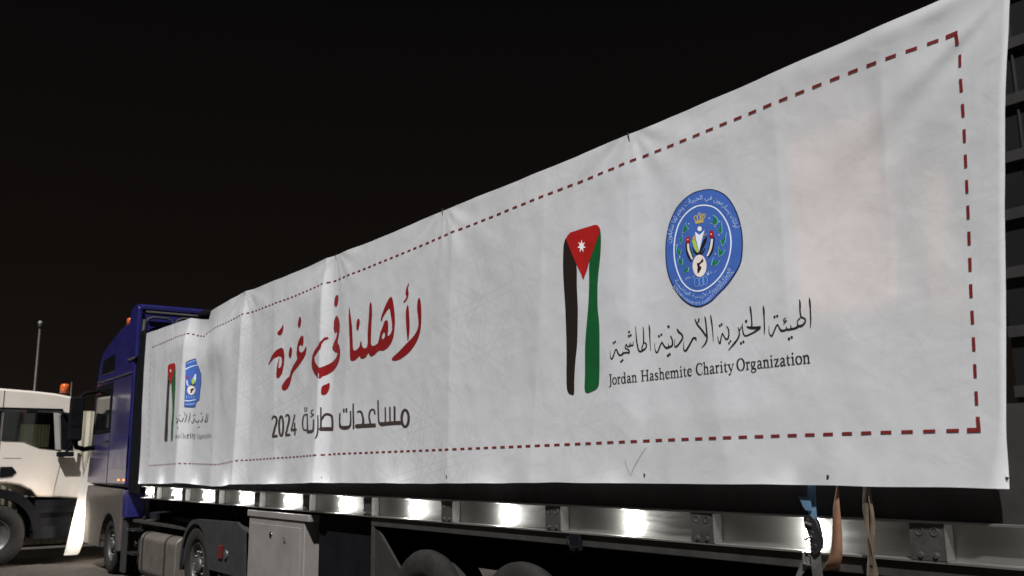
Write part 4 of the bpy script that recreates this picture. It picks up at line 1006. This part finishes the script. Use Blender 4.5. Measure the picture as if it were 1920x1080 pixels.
def wheel_y(parent, x, z, y, r, rimr, wdt=.36):
    bm = B(); rr = rimr
    lathe(bm, [(.05, 0), (.05, rr*.34), (-.0, rr*.36), (-.03, rr*.30), (-.03, 0)], (x, y+.04, z), 'y', 24)
    lathe(bm, [(.10, 0), (.10, rr*.5), (.06, rr*.62), (.06, rr*.8), (.02, rr*.95), (0, rr*1.0), (.03, rr*1.02)], (x, y, z), 'y', 32)
    wh = obj('wheel', bm, M['rim'], parent, True)
    t = r-rr; bm = B()
    lathe(bm, [(.03, rr), (0, rr*1.04), (-.02, rr+t*.5), (-.005, rr+t*.85), (.03, r), (wdt*.4, r), (wdt*.4+.005, r-.014), (wdt*.4+.02, r-.014), (wdt*.4+.025, r), (wdt-.03, r), (wdt, rr+t*.8), (wdt, rr)], (x, y, z), 'y', 48)
    obj('tyre', bm, M['rubber'], wh, True)
wheel_y(wt, -1.37, .565, YW+.03, .565, .30)
wheel_y(wt, -1.37, .565, YW+1.95, .565, .30)
bm = B(); box(bm, -6, -1.8, YW+.7, YW+.82, .7, .98); box(bm, -6, -1.8, YW+1.6, YW+1.72, .7, .98); obj('chassis_rail', bm, M['frame'], wt)
beacon(wt, -.26, YW+.5, 3.19, .22, .085)
bm = B(); tube(bm, [(-.18, YW+.3, 3.05), (-.18, YW+.3, 3.43)], .012); obj('aerial', bm, M['steel'], wt)

# ================================================================== behind: sheet fence, pole, office block
bm = B(); NX = 260; a_ = []
for i in range(NX+1):
    x = -7 + 8.3*i/NX; yy = 24.2+.03*math.sin(i*1.3)
    a_.append([bm.verts.new((x, yy, .05)), bm.verts.new((x, yy, 3.12)), bm.verts.new((x, yy+.02, 3.12)), bm.verts.new((x, yy+.02, .05))])
for i in range(NX):
    for k in range(4): bm.faces.new((a_[i][k], a_[i+1][k], a_[i+1][(k+1) % 4], a_[i][(k+1) % 4]))
fo = obj('corrugated_fence', bm, M['fence'], None, True); tag(fo, 'beige corrugated metal fence glimpsed behind the white lorry', 'fence')

pt = thing('lamp_pole', (.80, 30, 0), 'slender grey pole with small round top rising behind the white lorry', 'pole')
bm = B(); tube(bm, [(.80, 30, 0), (.80, 30, 2.5), (.80, 30, 2.52), (.80, 30, 5.85)], [.075, .06, .038, .030]); obj('shaft', bm, M['pole'], pt, True)
bm = B(); lathe(bm, [(5.85, 0), (5.85, .05), (5.9, .06), (5.92, .05), (5.92, 0)], (.80, 30, 0), 'z', 16); obj('collar', bm, M['darkmetal'], pt)
bm = B(); lathe(bm, [(5.92, 0), (5.925, .04), (5.97, .06), (6.02, .06), (6.05, .04), (6.06, 0)], (.80, 30, 0), 'z', 18); obj('globe', bm, M['lampglass'], pt, True)

bd = thing('office_block', (46, 5, 0), 'dark office block with pale floor edges beyond the near end of the banner', 'building')
bm = B(); box(bm, 40, 52, -16, 20.6, 0, 27); obj('facade', bm, M['facade'], bd)
for k in range(9):
    z = 21.3 - 2.75*k + 2.75
    if z < 1: break
    bm = B(); box(bm, 39.75, 39.99, -16, 20.6, z-.28, z+.24); obj('floor_edge', bm, M['slab'], bd)
bm = B()
for k in range(16): box(bm, 39.9, 39.995, -15.5+k*2.3, -15.42+k*2.3, 0.2, 26.5)
obj('mullion', bm, M['slab'], bd)

# ================================================================== lashing straps near the camera
def ribbon(bm, pts, th=.003):
    """pts: (y, z, width, out, twist in degrees, lean)"""
    q = []
    for i in range(len(pts)-1):
        a = [pts[max(0, i-1)], pts[i], pts[i+1], pts[min(len(pts)-1, i+2)]]
        for k in range(6): q.append(cat(*a, k/6))
    q.append(pts[-1]); rows = []
    for i, (y, z, wd, o, tw) in enumerate(q):
        a = q[max(0, i-1)]; b_ = q[min(len(q)-1, i+1)]
        t = Vector((-(b_[3]-a[3]), b_[0]-a[0], b_[1]-a[1])).normalized()
        s_ = Vector((0, 1, 0)); s_ = (s_ - t*s_.dot(t)).normalized(); n_ = t.cross(s_)
        c, s2 = math.cos(math.radians(tw)), math.sin(math.radians(tw))
        S_ = s_*c + n_*s2; N_ = n_*c - s_*s2
        P = Vector((-o, y, z))
        rows.append([bm.verts.new(P+S_*wd/2+N_*th/2), bm.verts.new(P-S_*wd/2+N_*th/2), bm.verts.new(P-S_*wd/2-N_*th/2), bm.verts.new(P+S_*wd/2-N_*th/2)])
    for A, C in zip(rows, rows[1:]):
        for k in range(4): bm.faces.new((A[k], C[k], C[(k+1) % 4], A[(k+1) % 4]))
    bm.faces.new(rows[0]); bm.faces.new(rows[-1][::-1])
    bmesh.ops.recalc_face_normals(bm, faces=bm.faces)
    return bm
def sy(px, py): q = at_plane(px, py, X=-.03); return (q.y, q.z)
rs = thing('ratchet_strap', (-.03, 2.9, 1.2), 'blue lashing strap with dark metal ratchet buckle over the near lamp', 'strap', 'lashing straps on the side rail')
bm = B()
a0 = sy(1523, 895); a1 = sy(1523, 925); a2 = sy(1524, 950); a3 = sy(1527, 972)
ribbon(bm, [(*a0, .045, .035, 0), (*a1, .045, .035, 0), (*a2, .045, .035, 0), (*a3, .042, .04, 0)])
f0 = sy(1520, 937); f1 = sy(1510, 934); f2 = sy(1497, 930)
bw = B()
# loose tail folded out from the strap
tp = [sy(1524, 931), sy(1510, 932), sy(1500, 931), sy(1506, 938), sy(1511, 950), sy(1516, 957), sy(1525, 957)]
prism(bm, [tuple(q) for q in tp], -.052, -.044)
wb = obj('webbing', bm, M['strapblue'], rs)
bm = B()
rp = lambda px, py: sy(px, py)
prism(bm, [rp(1516,966), rp(1531,966), rp(1540,975), rp(1546,992), rp(1553,1008), rp(1554,1020), rp(1547,1034), rp(1538,1040), rp(1530,1030), rp(1528,1010), rp(1519,985)], -.075, -.066)
prism(bm, [rp(1513,966), rp(1526,964), rp(1536,978), rp(1542,1000), rp(1540,1030), rp(1526,1036), rp(1520,1010), rp(1514,985)], -.032, -.025)
for (px, py, r_) in ((1524, 975, .011), (1532, 1000, .016), (1538, 1024, .014)):
    y, z = rp(px, py); tube(bm, [(-.078, y, z), (-.02, y, z)], r_, 12)
rb = obj('ratchet', bm, M['darkmetal'], rs, bevel=.003)
bm = B(); y, z = rp(1532, 1009); tube(bm, [(-.084, y-.01, z+.012), (-.084, y+.03, z-.004)], .006, 8); y, z = rp(1527, 984); tube(bm, [(-.08, y-.02, z), (-.08, y+.015, z+.012)], .007, 8)
obj('pawl', bm, M['steel'], rb)
bm = B(); y, z = rp(1518, 1045); y2, z2 = rp(1532, 1060)
tube(bm, [(-.05, *rp(1512, 1035)), (-.05, *rp(1512, 1056)), (-.05, *rp(1529, 1060)), (-.05, *rp(1529, 1036)), (-.05, *rp(1512, 1035))], .006, 8); obj('buckle', bm, M['steel'], rs)
bm = B()
ribbon(bm, [(*sy(1521, 1040), .05, .045, 0), (*sy(1512, 1056), .04, .04, 0), (*sy(1500, 1074), .035, .03, 20), (*sy(1488, 1096), .035, .02, 30)])
ribbon(bm, [(*sy(1537, 1010), .05, .062, 0), (*sy(1537, 1046), .055, .060, 0), (*sy(1537, 1072), .058, .05, 0), (*sy(1536, 1100), .058, .03, 0)])
obj('strap_tail', bm, M['strapgrey'], rs)
bm = B()
ribbon(bm, [(*sy(1575, 898), .020, .05, 40), (*sy(1575.5, 920), .026, .055, 30), (*sy(1575.5, 950), .040, .06, 10), (*sy(1577, 985), .048, .062, 0), (*sy(1577, 1020), .056, .062, 0), (*sy(1573, 1045), .06, .058, -10), (*sy(1562, 1062), .055, .045, -25), (*sy(1545, 1070), .05, .02, -40)])
so_ = obj('lashing_strap', bm, M['strapor'], None, True); tag(so_, 'plain orange strap hanging slack, curling back under the rail', 'strap', 'lashing straps on the side rail')
bm = B()
ribbon(bm, [(*sy(1630, 898), .034, .05, 20), (*sy(1631, 925), .046, .055, 10), (*sy(1634, 950), .050, .06, -10), (*sy(1638, 975), .046, .062, -50), (*sy(1642, 1000), .044, .062, -75), (*sy(1641, 1030), .050, .06, -130), (*sy(1641, 1060), .062, .055, -165), (*sy(1642, 1100), .065, .05, -180)])
ribbon(bm, [(*sy(1634, 905), .022, .064, 60), (*sy(1640, 950), .026, .07, 40), (*sy(1645, 985), .030, .072, 0), (*sy(1643, 1020), .03, .07, -30), (*sy(1642, 1062), .02, .06, -40)])
so_ = obj('lashing_strap', bm, M['straptan'], None, True); tag(so_, 'tan strap twisted on itself, hanging straight down nearest the end of the banner', 'strap', 'lashing straps on the side rail')
